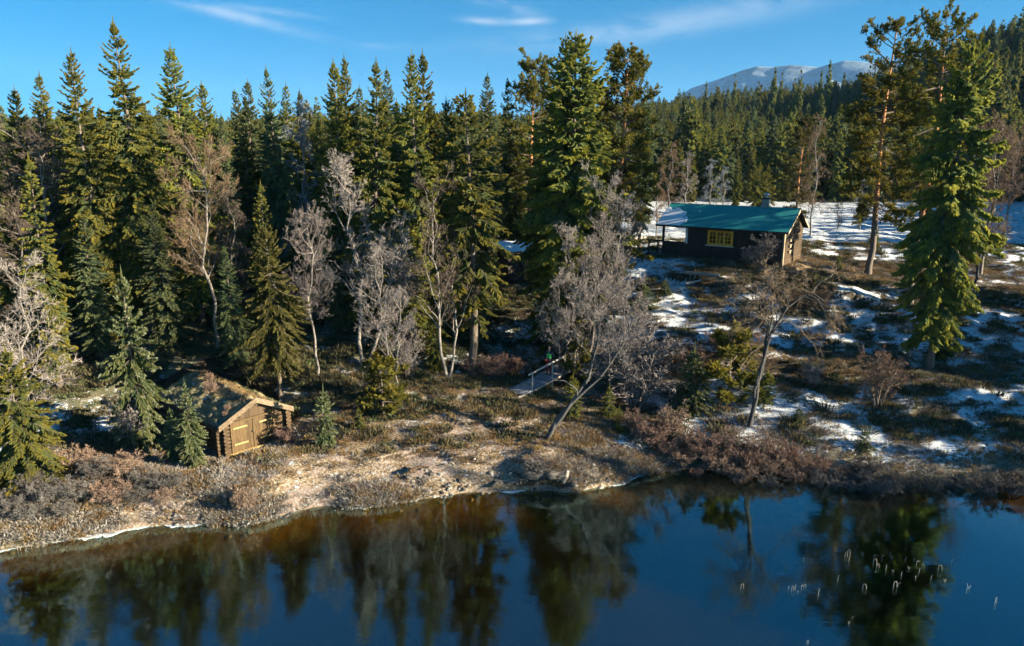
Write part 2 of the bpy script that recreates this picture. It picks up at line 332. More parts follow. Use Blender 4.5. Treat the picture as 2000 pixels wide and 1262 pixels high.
M['roof_teal'] = simple('teal_green_felt_roof', (.020, .225, .225), (.030, .28, .275), 2.2, .75, spec=.25, bstr=.2)
M['chimney'] = simple('grey_plastered_chimney', (.13, .15, .15), (.27, .29, .29), 7, .85)
M['metal_dark'] = simple('blackened_sheet_metal', (.015, .015, .016), (.04, .04, .04), 7, .5, metal=.3)
M['metal_pale'] = simple('galvanised_cowl', (.35, .36, .37), (.5, .5, .52), 7, .4, metal=.6)
M['rock'] = simple('lichen_covered_rock', (.035, .032, .030), (.12, .11, .10), 5, .9, bstr=.9, bdist=.06)
M['pebble_pale'] = simple('pale_beach_stone', (.13, .12, .11), (.32, .30, .28), 5, .9)
M['rail'] = simple('grey_bleached_rail', (.40, .34, .28), (.62, .55, .47), 6, .8, (.6, 3, 3))
M['deck'] = simple('frosted_bridge_planks', (.17, .165, .17), (.36, .37, .40), 5, .7, (3, .8, 3))
M['snow'] = simple('old_snow', (.62, .66, .72), (.82, .84, .87), 8, .6, spec=.2, bstr=.5, bdist=.03)
M['ice'] = simple('thin_shore_ice', (.38, .44, .50), (.72, .76, .80), 5, .35, spec=.5, bstr=.4, bdist=.01)
M['reed'] = simple('bleached_reed_stalk', (.27, .25, .21), (.44, .42, .37), 20, .7)
m, t = new_mat('window_glass'); g = t.n('ShaderNodeBsdfGlossy', ins={'Color': (.8, .85, .9, 1), 'Roughness': .03}); d = t.n('ShaderNodeBsdfDiffuse', ins={'Color': (.012, .011, .010, 1)})
fr = t.n('ShaderNodeFresnel', ins={'IOR': 1.6}); finish(t, t.n('ShaderNodeMixShader', ins={0: t.math('ADD', fr.outputs[0], .1), 1: d.outputs[0], 2: g.outputs[0]}).outputs[0]); M['glass'] = m

# ground: masks are stored per vertex (R snow, G straw and bare soil, B moss), the fine breakup is noise
m, t = new_mat('ground_cover'); a = t.n('ShaderNodeAttribute', attribute_name='mask'); s3 = t.n('ShaderNodeSeparateColor', ins={0: a.outputs['Color']})
geo = t.n('ShaderNodeNewGeometry'); pos = geo.outputs['Position']
n1 = t.noise(pos, 4.2, 6, .74); n1b = t.noise(pos, 1.3, 4, .6); n2 = t.noise(pos, .55, 5, .6); n3 = t.noise(pos, 9.0, 5, .7); n4 = t.noise(pos, 1.1, 6, .65, dist=.8)
moss = t.mix(n3, (.065, .072, .048), (.20, .175, .105)); moss = t.mix(t.ramp(n4, .45, .62), moss, (.085, .098, .050))
straw = t.mix(t.ramp(n3, .35, .68), (.12, .08, .048), (.38, .285, .175)); straw = t.mix(t.ramp(n2, .45, .6), straw, t.mix(n3, (.17, .115, .095), (.36, .28, .235)))
straw = t.mix(t.ramp(n4, .55, .68), straw, (.075, .055, .036))
wet = t.mix(t.ramp(n1, .3, .7), (.050, .033, .007), (.125, .085, .018)); 
zz = t.n('ShaderNodeSeparateXYZ', ins={0: pos}).outputs[2]
land = t.mix(t.math('MULTIPLY', s3.outputs[1], t.ramp(n1, .18, .5, .55, 1.0), clamp=True), moss, straw)
sn = t.math('SUBTRACT', t.math('ADD', t.math('ADD', t.math('MULTIPLY', n1, .78), t.math('MULTIPLY', n1b, .22)), t.math('MULTIPLY', s3.outputs[0], .17)), .592)
nrm = t.n('ShaderNodeSeparateXYZ', ins={0: geo.outputs['Normal']}).outputs[2]
sn = t.math('ADD', sn, t.ramp(nrm, .72, .97, -.06, .0))
snf = t.ramp(sn, -.015, .03)
frost = t.math('MULTIPLY', s3.outputs[2], t.ramp(n3, .46, .66, 0, .55))
land = t.mix(frost, land, (.40, .42, .44))
land = t.mix(snf, land, t.mix(n3, (.42, .48, .56), (.74, .78, .84)))
land = t.mix(t.ramp(zz, .0, .03), wet, land)
deep = t.ramp(zz, -1.25, -.25); land = t.mix(t.math('MULTIPLY', t.math('SUBTRACT', 1.0, deep), t.math('LESS_THAN', zz, 0.0)), land, (.006, .005, .003))  # bed colour darkens with depth, in place of light lost in the water
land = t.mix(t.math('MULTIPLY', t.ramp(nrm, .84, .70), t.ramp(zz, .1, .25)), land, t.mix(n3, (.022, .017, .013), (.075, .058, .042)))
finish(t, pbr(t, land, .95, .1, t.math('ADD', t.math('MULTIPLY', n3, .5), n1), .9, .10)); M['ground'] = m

m, t = new_mat('lake_water'); geo = t.n('ShaderNodeNewGeometry')
wv = t.noise(t.n('ShaderNodeMapping', ins={'Vector': geo.outputs['Position'], 'Scale': (.7, 1.6, 1)}).outputs[0], 1.6, 4, .55)
bmp = t.n('ShaderNodeBump', ins={'Strength': .10, 'Distance': .03, 'Height': wv})
gl = t.n('ShaderNodeBsdfGlossy', ins={'Color': (.60, .95, 1.0, 1), 'Roughness': .05, 'Normal': bmp.outputs[0]}); tp = t.n('ShaderNodeBsdfTransparent', ins={'Color': (.80, .66, .34, 1)})
cosi = t.math('ABSOLUTE', t.n('ShaderNodeVectorMath', operation='DOT_PRODUCT', ins={0: bmp.outputs[0], 1: geo.outputs['Incoming']}).outputs['Value'])
frs = t.math('ADD', .03, t.math('MULTIPLY', .97, t.math('POWER', t.math('SUBTRACT', 1.0, cosi, clamp=True), 5.0)))
finish(t, t.n('ShaderNodeMixShader', ins={0: t.math('ADD', t.math('MULTIPLY', frs, 1.9), .15, clamp=True), 1: tp.outputs[0], 2: gl.outputs[0]}).outputs[0]); M['water'] = m

# ------------------------------------------------------------------ setting: ground sheet
def world_mask(px, py, rx, ry, X, Y, g=None):
    c = g if g is not None else ground(px, py)
    return np.exp(-(((X - c[0]) / rx) ** 2 + ((Y - c[1]) / ry) ** 2) ** 1.5)
def build_ground():
    ys = [4.0]
    while ys[-1] < 1100: ys.append(ys[-1] + max(.30 if ys[-1] < 22 else .15, ys[-1] * (.0048 if ys[-1] < 75 else .02)))
    ys = np.array(ys); nx = 520; s = np.linspace(-1, 1, nx)
    Y = np.repeat(ys[:, None], nx, 1); X = s[None] * (ys[:, None] * .92 + 24)
    Z = height(X, Y)
    V = np.stack([X, Y, Z], -1).reshape(-1, 3); ny = len(ys)
    i = (np.arange(ny - 1) * nx)[:, None] + np.arange(nx - 1)[None]
    F = np.stack([i, i + 1, i + nx + 1, i + nx], -1).reshape(-1, 4)
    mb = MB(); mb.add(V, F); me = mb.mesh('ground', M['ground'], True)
    base = tps(np.clip(X, -190, 190), np.clip(Y, 3, 112))
    snow = np.full(X.shape, .30); straw = np.full(X.shape, .12); fr = np.full(X.shape, .25)
    right = sstep(3, 11, X)
    snow = snow + right * sstep(.7, 1.3, base) * .52
    snow = np.where((Y > 66) & (X > 5), np.maximum(snow, .55 + .5 * sstep(68, 90, Y) * (1 - sstep(128, 150, Y))), snow)
    beach = (1 - sstep(1.0, 2.1, base)) * (1 - sstep(6, 9, X)) * sstep(-24, -16, X)
    straw = np.maximum(straw, beach)
    def blob(arr, px, py, rx, ry, amt, mode='add'):
        w = world_mask(px, py, rx, ry, X, Y); return arr + w * amt
    for (px, py, rx, ry, am) in ((1010, 690, 2.2, 4.5, .75), (690, 730, 2.2, 1.0, .5), (820, 775, 2.5, .6, .55), (910, 715, 1.2, 1.0, .6), (150, 860, 4.0, 2.4, .65), (960, 650, 3, 1.2, .5), (60, 960, 2.5, .8, .3),
                                (1230, 870, 1.6, 1.0, .75), (1270, 905, 1.3, .8, .8), (1300, 520, 3.0, 3.0, .55), (1280, 610, 4, 4, .5), (1550, 660, 9, 3.2, .55), (1400, 810, 4, 2.2, .5), (1290, 780, 2.2, 1.2, .6), (1560, 830, 5, 2, .3),
                                (1900, 690, 7, 3.0, .55), (1950, 770, 5, 2, .5), (1700, 920, 4, 1.0, .4), (1780, 870, 3, 1, .4), (1950, 500, 12, 8, .5), (1700, 470, 12, 10, .6), (1230, 480, 5, 4, .7),
                                (1330, 700, 2.0, .6, .7), (1480, 880, 2.2, .8, .3)):
        snow = blob(snow, px, py, rx, ry, am)
    for (px, py, rx, ry, am) in ((1600, 525, 9, 3.4, -.6), (1500, 540, 5, 2, -.5), (1700, 540, 7, 3.5, -.45), (1500, 712, 7, .7, -.4), (1620, 740, 3.5, 1.6, -.25), (1000, 560, 4, 7, -.4), (1450, 620, 3, 1.6, -.15), (1800, 740, 4, 1.2, -.25), (1350, 730, 3, 1.2, -.4),
                                (1650, 800, 3, 1.8, -.25), (1850, 830, 4, 1.4, -.2), (1400, 900, 5, 1.6, -.3), (1700, 950, 8, 1.0, -.25), (1850, 590, 5, 1.2, -.15)):
        snow = blob(snow, px, py, rx, ry, am)
    for (px, py, rx, ry, am) in ((1600, 520, 12, 3.2, .8), (1450, 545, 5, 1.2, .6), (1700, 530, 9, 3, .6), (1250, 500, 5, 1.3, .9), (1480, 708, 8, .8, .8), (1830, 725, 5, 1.2, .7), (1950, 560, 8, 3, .7), (1900, 690, 6, 1.0, .4), (930, 770, 4.5, 2.5, .7),
                                (1120, 900, 4, 1.5, .7), (700, 740, 5, 2, .35), (300, 915, 5, 1.5, .6), (60, 955, 4, 1.4, .6), (1650, 470, 9, 6, .5), (1550, 490, 4, 4, .4), (1200, 850, 3, 1.5, .6)):
        straw = blob(straw, px, py, rx, ry, am)
    fr = fr + (1 - sstep(1.0, 1.6, base)) * .75
    snow = snow - beach * .30
    dark = np.clip((X + 8) / -12, 0, 1) * sstep(36, 40, Y)
    snow = snow - dark * .4
    snow = np.where((Y > 150), .35, snow)
    snow = snow - .3 * np.exp(-((base - .2) / .3) ** 2)
    mask = np.stack([np.clip(snow, 0, np.where(Y > 66, .74, 1.0)), np.clip(straw, 0, 1), np.clip(fr, 0, 1), np.ones_like(snow)], -1).reshape(-1)
    ca = me.color_attributes.new('mask', 'FLOAT_COLOR', 'POINT'); ca.data.foreach_set('color', mask.astype('f'))
    o = link('ground', me); tag(o, kind='structure'); return X, Y, Z, snow, straw, base
GX, GY, GZ, GS, GT, GB = build_ground()
mb = MB(); mb.add([(-700, -400, 0), (700, -400, 0), (700, 62, 0), (-700, 62, 0)], [[0, 1, 2, 3]])
tag(link('water', mb.mesh('water', M['water'])), kind='structure')
mb = MB(); mb.add([(-700, -400, -3.1), (700, -400, -3.1), (700, 12, -3.1), (-700, 12, -3.1)], [[0, 1, 2, 3]])
tag(link('lake_bed', mb.mesh('lake_bed', simple('deep_lake_mud', (.006, .005, .003), (.012, .010, .006), .5))), kind='structure')

# far mountain: a long snowy ridge beyond the forest
def build_mountain():
    prof_px = [(1100, 262), (1180, 240), (1300, 205), (1350, 172), (1400, 156), (1450, 137), (1480, 129), (1510, 131), (1545, 127), (1600, 131), (1650, 118), (1700, 122), (1800, 135), (1900, 160), (2100, 190), (2500, 230)]
    S, T = [], []
    for px, py in prof_px:
        d = ray(px, py); t = (3600 + 1350) / (d[1] + .9 * d[0]); S.append(d[0] * t); T.append(CAM_H + d[2] * t)
    nx, nw = 320, 110; xs = np.linspace(S[0] - 200, S[-1], nx); wv = np.linspace(-500, 1100, nw)
    top = np.interp(xs, S, T)[None]; Xc = xs[None]; Yc = 3600 - (xs[None] - 1500) * .9; w = wv[:, None]
    nzv = fbm(Xc / 210 + w / 300, Yc / 260 + w / 90, 40, 5)
    Z = top - np.where(w > 0, .62, .35) * np.abs(w) + nzv * np.clip(np.abs(w) / 160, .03, 1) * 45
    X, Y = Xc - .67 * w, Yc - .74 * w; Z = np.maximum(Z, -20)
    mb = MB(); i = (np.arange(nw - 1) * nx)[:, None] + np.arange(nx - 1)[None]
    mb.add(np.stack([X, Y, Z], -1).reshape(-1, 3), np.stack([i + nx, i + nx + 1, i + 1, i], -1).reshape(-1, 4))
    m, t = new_mat('mountain_snow'); p = t.n('ShaderNodeNewGeometry').outputs['Position']; n = t.noise(p, .012, 8, .7)
    finish(t, pbr(t, t.mix(t.ramp(n, .44, .60), (.20, .26, .33), (.085, .105, .125)), .9, .1, n, .6, 12))
    tag(link('mountain', mb.mesh('mountain', m, True)), kind='structure')
build_mountain()

# ------------------------------------------------------------------ trees
def spruce(seed, h, rmax, z0=.1, dens=1.0, fat=1.0, lean=0, irr=.25, frost=0.0, bare_low=0, shape=.8, spray=1.0, sl=1.0, foot=.28):
    """returns trunk MB and crown MB. Whorled, drooping branches that carry hanging needle sprays"""
    global rng
    keep = rng; rng = np.random.default_rng(seed)
    tr = MB(); zt = np.linspace(-.4, h, 14); wob = np.stack([np.sin(zt * .25 + seed) * .012 * h + lean * (zt / h) ** 1.5, np.cos(zt * .22 + seed * 2) * .010 * h, zt], 1); wob[:2, :2] = 0
    rt = .013 * h * (1 - zt / h) ** .9 * 1.1 + .006; rt[0] *= 1.35; tr.tube(wob, rt, 8)
    nb = int(dens * (h * (1 - z0)) * 19); q = rng.uniform(0, 1, nb) ** 1.12
    z = h * z0 + (h * .985 - h * z0) * q; z = np.sort(z)
    az_ = np.arange(nb) * 2.39996 + rng.normal(0, .5, nb); tt = (h - z) / (h * (1 - z0))
    azn = 1 + irr * np.sin(az_ * 2 + z * 1.7 + seed) * .6 + rng.normal(0, irr * .55, nb)
    prof = np.minimum(tt / .62, 1) ** shape * (1 - foot * np.clip((tt - .55) / .45, 0, 1)); L = np.maximum(rmax * prof * np.clip(azn, .35, 1.45), .10 + .02 * h * tt)
    if bare_low: L = np.where(tt > 1 - bare_low, L * rng.uniform(.2, .8, nb), L)
    up0 = .75 - 1.25 * np.clip(tt * 1.6, 0, 1) + rng.normal(0, .12, nb)
    cx = np.interp(z, wob[:, 2], wob[:, 0]); cyy = np.interp(z, wob[:, 2], wob[:, 1])
    s = np.linspace(0, 1, 6)[None]
    dz = L[:, None] * (up0[:, None] * s - .42 * s * s * np.clip(tt * 3, 0, 1)[:, None] + .30 * s ** 3.5)
    rr = L[:, None] * s * .95
    P = np.stack([cx[:, None] + rr * np.cos(az_)[:, None], cyy[:, None] + rr * np.sin(az_)[:, None], z[:, None] + dz], -1)
    br = MB(); V, F = tubes(P[L > .5], ((.006 + .010 * L[:, None]) * (1 - s * .85))[L > .5], 3); br.add(V, F, 1)
    # sprays along every branch
    step = .135 / spray; cnt = np.maximum((L / step).astype(int) * 2 + 3, 4); idx = np.repeat(np.arange(nb), cnt); n = len(idx)
    sp_ = rng.uniform(.10, 1.0, n) ** .75; k = sp_ * 5; k0 = np.minimum(k.astype(int), 4); fr_ = (k - k0)[:, None]
    base = P[idx, k0] * (1 - fr_) + P[idx, k0 + 1] * fr_; tan = unit(P[idx, k0 + 1] - P[idx, k0])
    side = np.where(rng.random(n) < .5, -1, 1); perp = unit(np.cross(tan, np.array([0, 0, 1.]))) * side[:, None]
    ang = rng.uniform(.35, 1.15, n)[:, None]; Lb = L[idx]
    D = tan * np.cos(ang) + perp * np.sin(ang); D[:, 2] += rng.normal(-.38, .28, n) * np.clip(tt[idx] * 4, .0, 1) + (1 - np.clip(tt[idx] * 8, 0, 1)) * .5
    ln = (np.clip(.42 * Lb * (1.12 - sp_), .16, .62) * rng.uniform(.6, 1.3, n) + .10) * sl * (1 if spray >= .8 else 1.0 / spray ** .6)
    D = unit(D) * ln[:, None]; w = ln * .20 * fat + .026 * sl
    tip = np.clip(sp_ ** 1.5 * .8 + rng.normal(0, .22, n), 0, 1)
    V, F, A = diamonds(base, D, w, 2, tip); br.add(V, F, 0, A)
    # leader
    Lp = np.array([[wob[-1, 0], wob[-1, 1], h - .3]] * 5); V, F, A = diamonds(Lp, unit(np.array([[0, 0, 1], [.5, 0, 1], [-.5, 0, 1], [0, .5, 1], [0, -.5, 1.]])) * np.array([[.85], [.4], [.4], [.4], [.4]]), np.full(5, .05), 2, np.full(5, .6)); br.add(V, F, 0, A)
    rng = keep
    return tr, br
def pine(seed, h, rmax, z0=.3, nbr=80, tuft=1.0, top_round=True, lean=.2, dead=8, low=1.0):
    global rng
    keep = rng; rng = np.random.default_rng(seed)
    tr = MB(); zt = np.linspace(-.4, h * .97, 16); wob = np.stack([np.sin(zt * .3 + seed) * .014 * h + lean * (zt / h) ** 2, np.cos(zt * .27 + seed) * .010 * h, zt], 1); wob[:2, :2] = 0
    rt = .0155 * h * (1 - zt / h) ** .75 + .015; rt[0] *= 1.3; tr.tube(wob, rt, 9)
    q = np.sort(rng.uniform(0, 1, nbr) ** .9); z = h * (z0 + (.985 - z0) * q); az_ = np.arange(nbr) * 2.39996 + rng.normal(0, .7, nbr)
    tt = (h - z) / (h * (1 - z0)); prof = np.clip(tt / .30, 0, 1) ** .55 * (1 - .35 * np.clip((tt - .6) / .4, 0, 1)) * low ** tt
    L = rmax * prof * rng.uniform(.45, 1.12, nbr) + .25
    up0 = .75 - 1.0 * np.clip(tt * 1.3, 0, 1) + rng.normal(0, .22, nbr)
    cx = np.interp(z, wob[:, 2], wob[:, 0]); cyy = np.interp(z, wob[:, 2], wob[:, 1]); s = np.linspace(0, 1, 6)[None]
    bend = rng.normal(0, .35, nbr)[:, None] * s
    P = np.stack([cx[:, None] + L[:, None] * s * np.cos(az_[:, None] + bend), cyy[:, None] + L[:, None] * s * np.sin(az_[:, None] + bend), z[:, None] + L[:, None] * (up0[:, None] * s - .25 * s * s + .28 * s ** 3)], -1)
    br = MB(); V, F = tubes(P, (.014 + .013 * L[:, None]) * (1 - s * .8), 4); br.add(V, F, 1)
    # side shoots
    m_ = np.maximum((L * 8.5 * tuft).astype(int), 6); idx = np.repeat(np.arange(nbr), m_); n = len(idx); sp_ = rng.uniform(.28, 1.0, n) ** .8; k = sp_ * 5; k0 = np.minimum(k.astype(int), 4); f = (k - k0)[:, None]
    b = P[idx, k0] * (1 - f) + P[idx, k0 + 1] * f; tan = unit(P[idx, k0 + 1] - P[idx, k0]); D = unit(tan + rng.normal(0, .75, (n, 3)) * np.array([1, 1, .55]) + np.array([0, 0, .15]))
    ln = np.clip(L[idx] * .30, .2, .75) * rng.uniform(.5, 1.15, n) * (1.15 - sp_ * .5); S = np.stack([b, b + D * ln[:, None] * .5, b + D * ln[:, None] + np.array([0, 0, .06])], 1)
    V, F = tubes(S, np.stack([np.full(n, .014), np.full(n, .010), np.full(n, .005)], 1), 3); br.add(V, F, 1)
    # tufts of needles, along and at the end of each shoot
    for off in (.62, 1.0):
        c = b + (S[:, 2] - b) * off; g = 8; C = np.repeat(c, g, 0); dirn = unit(np.repeat(D, g, 0) * .55 + rng.normal(0, .8, (n * g, 3)) * np.array([1, 1, .6]) + np.array([0, 0, .28]))
        l = rng.uniform(.16, .32, n * g); tip = np.clip(.45 + dirn[:, 2] * .3 + rng.normal(0, .2, n * g), 0, 1)
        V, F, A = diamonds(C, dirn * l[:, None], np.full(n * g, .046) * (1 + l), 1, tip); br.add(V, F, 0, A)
    # dead snags on the lower trunk
    for i in range(dead):
        zz_ = h * rng.uniform(z0 * .6, z0 + .25); a_ = rng.uniform(0, 6.28); l = rng.uniform(.4, 1.3); x0 = np.interp(zz_, wob[:, 2], wob[:, 0]); y0 = np.interp(zz_, wob[:, 2], wob[:, 1])
        br.tube([(x0, y0, zz_), (x0 + math.cos(a_) * l * .5, y0 + math.sin(a_) * l * .5, zz_ + .05), (x0 + math.cos(a_ + .4) * l, y0 + math.sin(a_ + .4) * l, zz_ - .15 * l)], [.03, .02, .006], 4, 1)
    rng = keep
    return tr, br
def bare(seed, h, trunks=None, n1=20, n2=8, n3=7, n4=5, spread=.55, L1=.34, z0=.3, tw=.0085, droop=0.0, rad=.011, r2=.5, still=()):
    """bare deciduous tree: crooked trunk or trunks, three orders of limbs and a haze of twigs"""
    global rng
    keep = rng; rng = np.random.default_rng(seed)
    tr, cr = MB(), MB()
    if trunks is None: trunks = [[(0, 0, -.3), (.02 * h, .01 * h, h * .25), (-.015 * h, .02 * h, h * .5), (.03 * h, -.01 * h, h * .75), (.01 * h, 0, h * .97)]]
    Ps, Rs, Ls = [], [], []
    for T in trunks:
        T = np.array(T, float); d = np.r_[0, np.cumsum(np.linalg.norm(np.diff(T, axis=0), axis=1))]; u = np.linspace(0, d[-1], 12)
        Q = np.stack([np.interp(u, d, T[:, i]) for i in range(3)], 1); Q[1:-1] = (Q[:-2] + Q[1:-1] * 2 + Q[2:]) / 4; Q[1:] += rng.normal(0, .008 * h, (11, 3)) * np.array([1, 1, .3])
        r = rad * d[-1] * (1 - u / d[-1] * .88) + .008; r[0] *= 1.4; tr.tube(Q, r, 7); Ps.append(Q); Ls.append(d[-1])
    def grow(Pp, Lp, m, lo, ratio, ang, K, sides_up, minl=.12):
        N = len(Pp); Kp = Pp.shape[1]; idx = np.repeat(np.arange(N), m); n = len(idx); s = rng.uniform(lo, 1, n); k = s * (Kp - 1); k0 = np.minimum(k.astype(int), Kp - 2); f = (k - k0)[:, None]
        b = Pp[idx, k0] * (1 - f) + Pp[idx, k0 + 1] * f; tan = unit(Pp[idx, k0 + 1] - Pp[idx, k0]); r = rng.normal(size=(n, 3)); r = unit(r - tan * (r * tan).sum(1, keepdims=True))
        a = rng.normal(ang, .2, n)[:, None]; D = unit(tan * np.cos(a) + r * np.sin(a) + np.array([0, 0, sides_up])); l = np.maximum(Lp[idx] * ratio * (1.15 - .62 * s) * rng.uniform(.65, 1.25, n), minl)
        P = np.zeros((n, K, 3)); P[:, 0] = b; d = D
        for j in range(1, K):
            d = unit(d + rng.normal(0, .24, (n, 3)) + np.array([0, 0, .07 - droop * j * .35])); P[:, j] = P[:, j - 1] + d * (l / (K - 1))[:, None]
        return P, l, s
    go_ = [i for i in range(len(Ps)) if i not in still]; P0 = np.stack([Ps[i] for i in go_]); L0 = np.array([Ls[i] for i in go_])
    P1, l1, s1 = grow(P0, L0 * L1 / .34 * .55, n1, z0, .62, spread + .35, 7, .28)
    r1 = (.0085 * l1[:, None] + .006) * (1 - np.linspace(0, 1, 7)[None] * .8); V, F = tubes(P1, r1 * 1.25, 5); tr.add(V, F)
    P2, l2, _ = grow(P1, l1, n2, .22, r2, spread + .2, 5, .10)
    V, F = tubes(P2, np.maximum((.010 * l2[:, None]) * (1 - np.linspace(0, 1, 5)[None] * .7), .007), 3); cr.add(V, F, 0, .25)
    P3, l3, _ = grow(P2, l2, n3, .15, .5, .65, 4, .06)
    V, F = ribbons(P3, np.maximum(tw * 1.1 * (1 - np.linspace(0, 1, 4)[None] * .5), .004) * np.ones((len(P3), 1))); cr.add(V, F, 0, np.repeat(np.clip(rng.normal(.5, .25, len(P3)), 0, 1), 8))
    if n4:
        P4, l4, _ = grow(P3, l3, n4, .2, .55, .6, 3, .04, .14)
        V, F = ribbons(P4, tw * (1 - np.linspace(0, 1, 3)[None] * .6) * np.ones((len(P4), 1))); cr.add(V, F, 0, np.repeat(np.clip(rng.normal(.62, .28, len(P4)), 0, 1), 6))
    rng = keep
    return tr, cr

def bank(kind, gens):
    out = []
    for i, (h, fn) in enumerate(gens):
        tr, cr = fn; out.append((h, tr, cr))
    return out
_cache = {}
def grow(e, protokey, name, needle, barkm):
    limb = 'bark' if barkm == 'bark_pine' else barkm
    ph, tr, cr = PROTO[protokey]
    if protokey not in _cache: _cache[protokey] = (tr.mesh(name + '_trunk', M[barkm], True), cr.mesh(name + '_crown', [M[needle], M[barkm]]))
    tm, cm = _cache[protokey]; t_, c_ = link('trunk', tm, e), link('crown', cm, e)
    for o, i, m_ in ((t_, 0, barkm), (c_, 0, needle), (c_, 1, limb)): o.material_slots[i].link = 'OBJECT'; o.material_slots[i].material = M[m_]
def make_tree(name, protokey, x, y, h, label, cat, group=None, needle='spruce', barkm='bark', rz=None, widen=1.0, sink=0.0):
    """one tree = Empty at the foot + trunk + crown; meshes are shared between alike trees"""
    ph = PROTO[protokey][0]
    e = empty(name, (x, y, hz(x, y) - sink), rng.uniform(0, 6.28) if rz is None else rz, label=label, cat=cat, group=group)
    s = h / ph; e.scale = (s * widen, s * widen, s)
    grow(e, protokey, name, needle, barkm); return e
PROTO = {}
for i in range(5): PROTO['sp%d' % i] = (20,) + spruce(100 + i, 20, [2.3, 2.6, 2.05, 2.4, 2.8][i], z0=[.08, .05, .12, .1, .06][i], irr=[.3, .35, .25, .4, .3][i], dens=1.1, spray=1.4, sl=.78, shape=[.72, .8, .7, .85, .75][i])
PROTO['grand'] = (20,) + spruce(137, 20, 3.1, z0=.13, irr=.5, dens=1.15, fat=1.05, shape=.5, foot=.5)
PROTO['slim'] = (14,) + spruce(120, 14, 1.15, z0=.12, irr=.35, dens=1.1, shape=.6)
PROTO['big'] = (20,) + spruce(131, 20, 2.7, z0=.13, irr=.35, dens=1.25, fat=1.05, shape=.55)
PROTO['open'] = (17,) + spruce(133, 17, 2.1, z0=.22, irr=.5, dens=.75, bare_low=.25, shape=.6)
for i in range(3): PROTO['yg%d' % i] = (6,) + spruce(140 + i, 6, [1.7, 1.45, 1.9][i], z0=.04, irr=.25, dens=1.7, fat=.75, shape=.85, spray=2.6, sl=.6)
for i in range(2): PROTO['sm%d' % i] = (2.5,) + spruce(150 + i, 2.5, [.85, 1.05][i], z0=.03, irr=.3, dens=2.6, fat=.7, shape=.8, spray=2.6, sl=.5)
PROTO['pnA'] = (19.5,) + pine(201, 19.5, 3.5, z0=.24, nbr=125, lean=.3)
PROTO['pnB'] = (19.5,) + pine(202, 19.5, 3.4, z0=.36, nbr=120, lean=-.3)
PROTO['pnC'] = (16,) + pine(203, 16, 2.6, z0=.15, nbr=130, low=1.0)
PROTO['pnF'] = (18,) + pine(206, 18, 2.7, z0=.10, nbr=190, low=1.15, dead=3)
PROTO['pnD'] = (5,) + pine(204, 5, 1.5, z0=.12, nbr=60, low=1.25, lean=0, dead=3)
PROTO['cone'] = (9,) + spruce(207, 9, 2.1, z0=.27, irr=.3, dens=1.5, fat=.8, shape=.62, spray=2.2, sl=.62)
PROTO['pnE'] = (2.6,) + pine(205, 2.6, 1.0, z0=.05, nbr=34, low=1.3, lean=0, dead=0)
PROTO['bi0'] = (10,) + bare(301, 10, n1=26, n3=8, spread=.5)
PROTO['bi1'] = (10,) + bare(302, 10, [[(0, 0, -.3), (-.3, 0, 2.5), (.2, .2, 5), (-.5, .1, 7.4), (-.3, 0, 9.4)], [(.1, 0, -.3), (1.0, .2, 2.2), (1.5, -.2, 4.6), (2.4, 0, 6.6), (2.2, .3, 8)]], n1=15, spread=.55)
PROTO['bi2'] = (12,) + bare(303, 12, n1=32, n2=7, n3=6, n4=4, spread=.35, L1=.20, z0=.2, droop=.25, tw=.012)
PROTO['bi3'] = (9,) + bare(304, 9, [[(0, 0, -.3), (.6, .1, 1.6), (.4, 0, 3.6), (1.0, .2, 6), (.8, 0, 8.4)], [(-.1, 0, -.3), (-.8, .2, 2), (-.6, -.2, 4.2), (-1.4, 0, 6.4)]], n1=14, spread=.6, L1=.36)
PROTO['sh0'] = (2,) + bare(311, 2, [[(.15 * math.cos(a), .15 * math.sin(a), -.1), (.35 * math.cos(a), .35 * math.sin(a), .7), (.75 * math.cos(a), .75 * math.sin(a), 1.6 + .3 * math.sin(a * 3))] for a in np.arange(0, 6.28, .7)], n1=9, n2=6, n3=5, n4=0, z0=.2, tw=.009, L1=.5)
PROTO['sh1'] = (1.5,) + bare(312, 1.5, [[(.12 * math.cos(a), .12 * math.sin(a), -.1), (.40 * math.cos(a), .4 * math.sin(a), .5), (.8 * math.cos(a), .8 * math.sin(a), 1.1 + .25 * math.sin(a * 5))] for a in np.arange(0, 6.28, .62)], n1=10, n2=7, n3=5, n4=0, z0=.15, tw=.009, L1=.55)
PROTO['sh2'] = (3,) + bare(313, 3, [[(.1 * math.cos(a), .1 * math.sin(a), -.1), (.3 * math.cos(a), .3 * math.sin(a), 1.0), (.7 * math.cos(a), .7 * math.sin(a), 2.6 + .3 * math.sin(a * 3))] for a in np.arange(0, 6.28, 1.1)], n1=12, n2=7, n3=5, n4=0, z0=.2, tw=.010, L1=.42)

